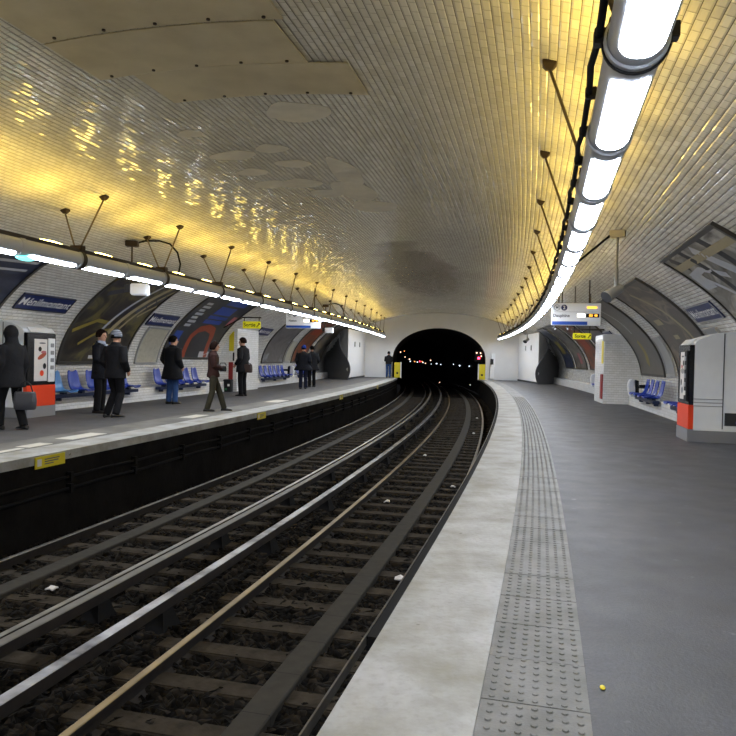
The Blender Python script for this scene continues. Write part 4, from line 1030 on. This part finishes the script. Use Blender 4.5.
def person(label, s, u, height, face, coat, trouser, hair='hair_dark', hem=.78, flare=.20, legs=None, arms=None, hat=None, hood=False, scarf=None, hairlen=0, headturn=0, bulk=1.0, group=None, shoe='shoe', lean=0.0, parts_coat='coat'):
    k_ = height / 1.75
    o = thing('person', label, 'person', Matrix.Translation(W(s, u, 0)) @ Matrix.Rotation(face, 4, 'Z') @ Matrix.Scale(k_, 4), group)
    legs = legs or {-1: ((-.10, 0, .92), (-.10, .02, .5), (-.10, -.01, .09), 0), 1: ((.10, 0, .92), (.10, .02, .5), (.11, .0, .09), 0)}
    arms = arms or {-1: ((-.195, 0, 1.42), (-.25, -.03, 1.14), (-.245, .04, .89)), 1: ((.195, 0, 1.42), (.25, -.03, 1.14), (.245, .04, .89))}
    hr = Matrix.Rotation(headturn, 3, 'Z') @ Matrix.Rotation(lean * .5, 3, 'X'); hc = Vector((0, .03 + lean * .25, 1.635))
    # one continuous body
    b = B()
    b.loft([b.elring(z, rx, ry, 0, cy + lean * .2 * max(0, (z - .9))) for z, rx, ry, cy in ((.84, .09, .08, 0), (.88, .15, .11, 0), (.96, .165, .115, 0), (1.08, .15, .105, 0), (1.25, .165, .115, 0), (1.38, .175, .11, -.005), (1.45, .12, .085, -.01), (1.49, .06, .06, -.005))])
    b.tube([(0, -.01, 1.42), (0, 0, 1.5), hc + Vector((0, -.02, -.08))], [.062, .056, .055], 14)
    head_geo(b, hc, hr)
    for sd in (-1, 1):
        h, kn, an, toe = legs[sd]
        limb(b, (h, kn, an), (.082, .052, .038)); fr = Matrix.Rotation(toe, 3, 'Z')
        b.ell(Vector(an) + fr @ Vector((0, .03, -.05)), .033, .085, .028, 12, 8, fr)
        sh, el, wr = arms[sd]; limb(b, (sh, el, wr), (.055, .042, .028))
        d = (Vector(wr) - Vector(el)).normalized(); hand_geo(b, wr, d, Vector((-sd, .3, 0)), 1 if sd > 0 else -1)
    body = b.build('body', 'skin', o, remesh=.0085, iters=1)
    for sd in (-1, 1):
        B().ell(hc + hr @ Vector((sd * .032, .087, .0)), .012, .008, .008, 10, 6, hr).build('eye', 'eye', o, smooth=True)
    # coat
    b = B(); q = bulk
    rows = [(hem, flare * q, .165 * q, 0), (hem + .08, flare * q * .97, .16 * q, 0), (.98, .185 * q, .145 * q, 0), (1.1, .18 * q, .135 * q, 0), (1.25, .195 * q, .14 * q, 0), (1.37, .205 * q, .135 * q, 0), (1.44, .165 * q, .115 * q, -.005), (1.485, .09, .085, -.005), (1.53, .078, .078, .0)]
    if hem > .9: rows = rows[:1] + rows[3:]
    b.loft([b.elring(z, rx, ry, 0, cy + lean * .2 * max(0, z - .9), 28, 2.2) for z, rx, ry, cy in rows])
    for sd in (-1, 1):
        sh, el, wr = arms[sd]; sh = Vector(sh) + Vector((-sd * .02, 0, .0)); w2 = lerp(el, wr, .97)
        limb(b, (sh, el, w2), (.086 * q, .068 * q, .054 * q))
    if hood:
        b.ell(hc + Vector((0, -.02, .005)), .115, .125, .145, 18, 12); b.tube([(0, -.02, 1.42), hc + Vector((0, -.03, -.06))], [.12, .1], 14)
    b.build(parts_coat, coat, o, remesh=.013, iters=3)
    # trousers
    b = B(); b.loft([b.elring(z, rx, ry, 0, 0) for z, rx, ry in ((.83, .15, .12), (.9, .172, .128), (.98, .17, .12), (1.05, .16, .11))])
    for sd in (-1, 1):
        h, kn, an, toe = legs[sd]; limb(b, ((h[0], h[1], h[2] - .02), kn, (an[0], an[1] - .005, max(.055, an[2] - .035))), (.10, .078, .072))
    b.build('trousers', trouser, o, remesh=.013, iters=3)
    for sd in (-1, 1):
        h, kn, an, toe = legs[sd]; fr = Matrix.Rotation(toe, 3, 'Z'); b = B(); zb = an[2] - .09; rings = []
        for y, w_, ht in ((-.095, .022, .05), (-.085, .038, .075), (-.02, .043, .085), (.05, .047, .07), (.12, .05, .055), (.165, .04, .045), (.19, .02, .03)):
            rings.append([Vector((an[0], an[1], zb)) + fr @ Vector((w_ * c_, y, max(0.0, ht * (.5 + .5 * s_)))) for c_, s_ in [(math.cos(2 * PI * j / 14), math.sin(2 * PI * j / 14)) for j in range(14)]])
        b.loft(rings).build('shoe', shoe, o, smooth='auto')
    # hair / hat
    if not hood:
        b = B(); rings = []; n = 22
        for i in range(9):
            t = i / 8; el_ = PI / 2 * (1 - t) - .35 * t
            rg = []
            for k2 in range(n):
                a = 2 * PI * k2 / n; fy = math.sin(a)
                e2 = el_ if fy < .3 else max(el_, .42 - .2 * (1 - fy))
                rg.append(hc + hr @ Vector((.095 * math.cos(e2) * math.cos(a), -.014 + .124 * math.cos(e2) * fy, .012 + .134 * math.sin(e2) - (hairlen * t if fy < .25 else 0))))
            rings.append(rg)
        b.loft(rings).build('hair', hair, o, smooth=True)
    if hat:
        b = B(); rings = []
        for z, r_, cy in ((-.02, .097, -.012), (-.01, .102, -.012), (.03, .103, -.012), (.07, .098, -.014), (.105, .078, -.016), (.132, .042, -.016), (.142, .006, -.016)):
            rings.append([hc + hr @ p for p in b.elring(z + .012, r_, r_ * 1.2, 0, cy, 22)])
        b.loft(rings).build('hat', hat, o, smooth=True)
    if scarf:
        b = B(); b.loft([b.elring(z, rx, ry, 0, .01 + lean * .12) for z, rx, ry in ((1.44, .09, .10), (1.47, .10, .105), (1.51, .085, .09), (1.53, .075, .08))]); b.loft([[Vector((x, .145 - (1.44 - z) * .02 + lean * .1, z)) for x in (-.05, .05)] + [Vector((x, .11 + lean * .1, z)) for x in (.05, -.05)] for z in (1.2, 1.46)])
        b.build('scarf', scarf, o, smooth='auto')
    return o
PK = {-1: ((-.195, 0, 1.42), (-.27, -.06, 1.14), (-.21, .12, .95)), 1: ((.195, 0, 1.42), (.27, -.06, 1.14), (.21, .12, .95))}   # hands at pockets
FR = {-1: ((-.195, 0, 1.42), (-.24, .02, 1.14), (-.06, .2, 1.1)), 1: ((.195, 0, 1.42), (.24, .02, 1.14), (.06, .21, 1.08))}       # hands in front
HB = -PI / 2    # facing image right
person('person in a hooded black coat walking with a bag in front of the left kiosk', 9.95, -5.1, 1.72, PI * .38, 'coat_black', 'tr_black', hood=True, hem=.72, flare=.24, bulk=1.12,
       legs={-1: ((-.1, 0, .92), (-.1, .12, .5), (-.1, .14, .09), .1), 1: ((.1, 0, .92), (.1, -.04, .5), (.1, -.2, .1), -.1)})
person('person in dark coat with pale scarf facing right beside the light blue seats', 13.48, -5.72, 1.8, HB - .1, 'coat_navy', 'tr_black', 'hair_brown', hem=.72, flare=.2, arms=FR, scarf='scarf', headturn=-.1)
person('person in black coat and striped grey beanie stepping away, left platform', 12.55, -4.78, 1.76, -.35, 'coat_black', 'tr_black', hem=.8, flare=.21, hat='beanie', arms=PK, bulk=1.08,
       legs={-1: ((-.1, 0, .92), (-.12, .14, .52), (-.22, .02, .09), .3), 1: ((.1, 0, .92), (.10, .06, .5), (.16, -.16, .12), -.5)})
person('person in black coat and blue jeans looking along the left platform', 16.75, -5.67, 1.77, -.5, 'coat_black', 'jeans', hem=.64, flare=.26, arms=PK, bulk=1.25, headturn=-.7)
person('person with dark hair, brown jacket and olive trousers near the left platform edge', 15.1, -3.8, 1.62, HB + .25, 'coat_brown', 'tr_olive', 'hair_brown', hem=.86, flare=.19, arms=FR, hairlen=.05,
       legs={-1: ((-.1, 0, .92), (-.11, .16, .5), (-.12, .3, .09), 0), 1: ((.1, 0, .92), (.1, -.02, .5), (.11, -.14, .09), -.15)})
person('person in black coat facing left with shoulder bag beside the left tiled pier', 21.1, -5.37, 1.86, PI / 2 - .35, 'coat_black', 'tr_black', 'hair_brown', hem=.72, flare=.21, bulk=1.12, headturn=.3, arms={-1: PK[-1], 1: ((.195, 0, 1.42), (.24, -.02, 1.14), (.2, .1, .92))}, scarf=None)
person('person in dark coat and blue knit hat, left one of the far couple', 27.0, -4.93, 1.74, -.1, 'coat_navy', 'jeans_dark', hem=.75, flare=.28, bulk=1.35, hat='hat_blue', arms=PK, headturn=.1)
person('person with dark hair and black coat, right one of the far couple', 29.0, -5.05, 1.75, .5, 'coat_black', 'tr_black', hem=.72, flare=.26, bulk=1.25, arms=PK)
person('person in dark jacket and blue jeans beside the far yellow gate', 45.7, -3.3, 1.72, -.2, 'coat_black', 'jeans', hem=.92, flare=.18, bulk=1.12, arms=FR)
# what they carry
def bag(name, label, s, u, z, w_, h, d, m, rot, strap, cat='bag'):
    o = thing(name, label, cat, Matrix.Translation(W(s, u, z)) @ Matrix.Rotation(rot, 4, 'Z'))
    b = B(); b.loft([b.elring(zz, w_ / 2 * f, d / 2 * g, 0, 0, 24, 3) for zz, f, g in ((0, .86, .8), (.02, .96, 1), (h * .5, 1, 1), (h * .9, .92, .75), (h, .85, .45))]); b.build('body', m, o, smooth='auto')
    B().box(-w_ * .35, w_ * .35, -d / 2 - .006, -d / 2 + .02, h * .45, h * .95).build('flap', m, o, bevel=.006)
    B().tube(strap, .011, 8).build('strap', 'mattblack', o, smooth=True); return o
bag('handbag', 'dark grey handbag hanging from the hooded person', 10.0, -4.86, .34, .36, .3, .16, 'bag_grey', .3, [(-.12, 0, .28), (-.08, 0, .42), (0, 0, .48), (.08, 0, .42), (.12, 0, .28)])
bag('shoulder_bag', 'brown shoulder bag worn by the person beside the left pier', 21.0, -5.16, .76, .30, .27, .13, 'bag_brown', -.15, [(-.1, 0, .28), (-.2, -.02, .5), (-.27, -.02, .68), (-.22, 0, .4), (.1, 0, .28)])
bag('small_bag', 'small dark bag held by the person in olive trousers', 15.14, -3.58, .93, .17, .13, .08, 'mattblack', .3, [(-.08, 0, .14), (-.05, 0, .2), (.05, 0, .2), (.08, 0, .14)])
tag(B().ell((0, 0, 0), .012, .02, .006, 8, 6).build('leaf_scrap', 'yellow'), 'tiny yellow scrap on the grey floor beside the tactile strip', 'litter').matrix_basis = FM(2.99, 3.74, .006)
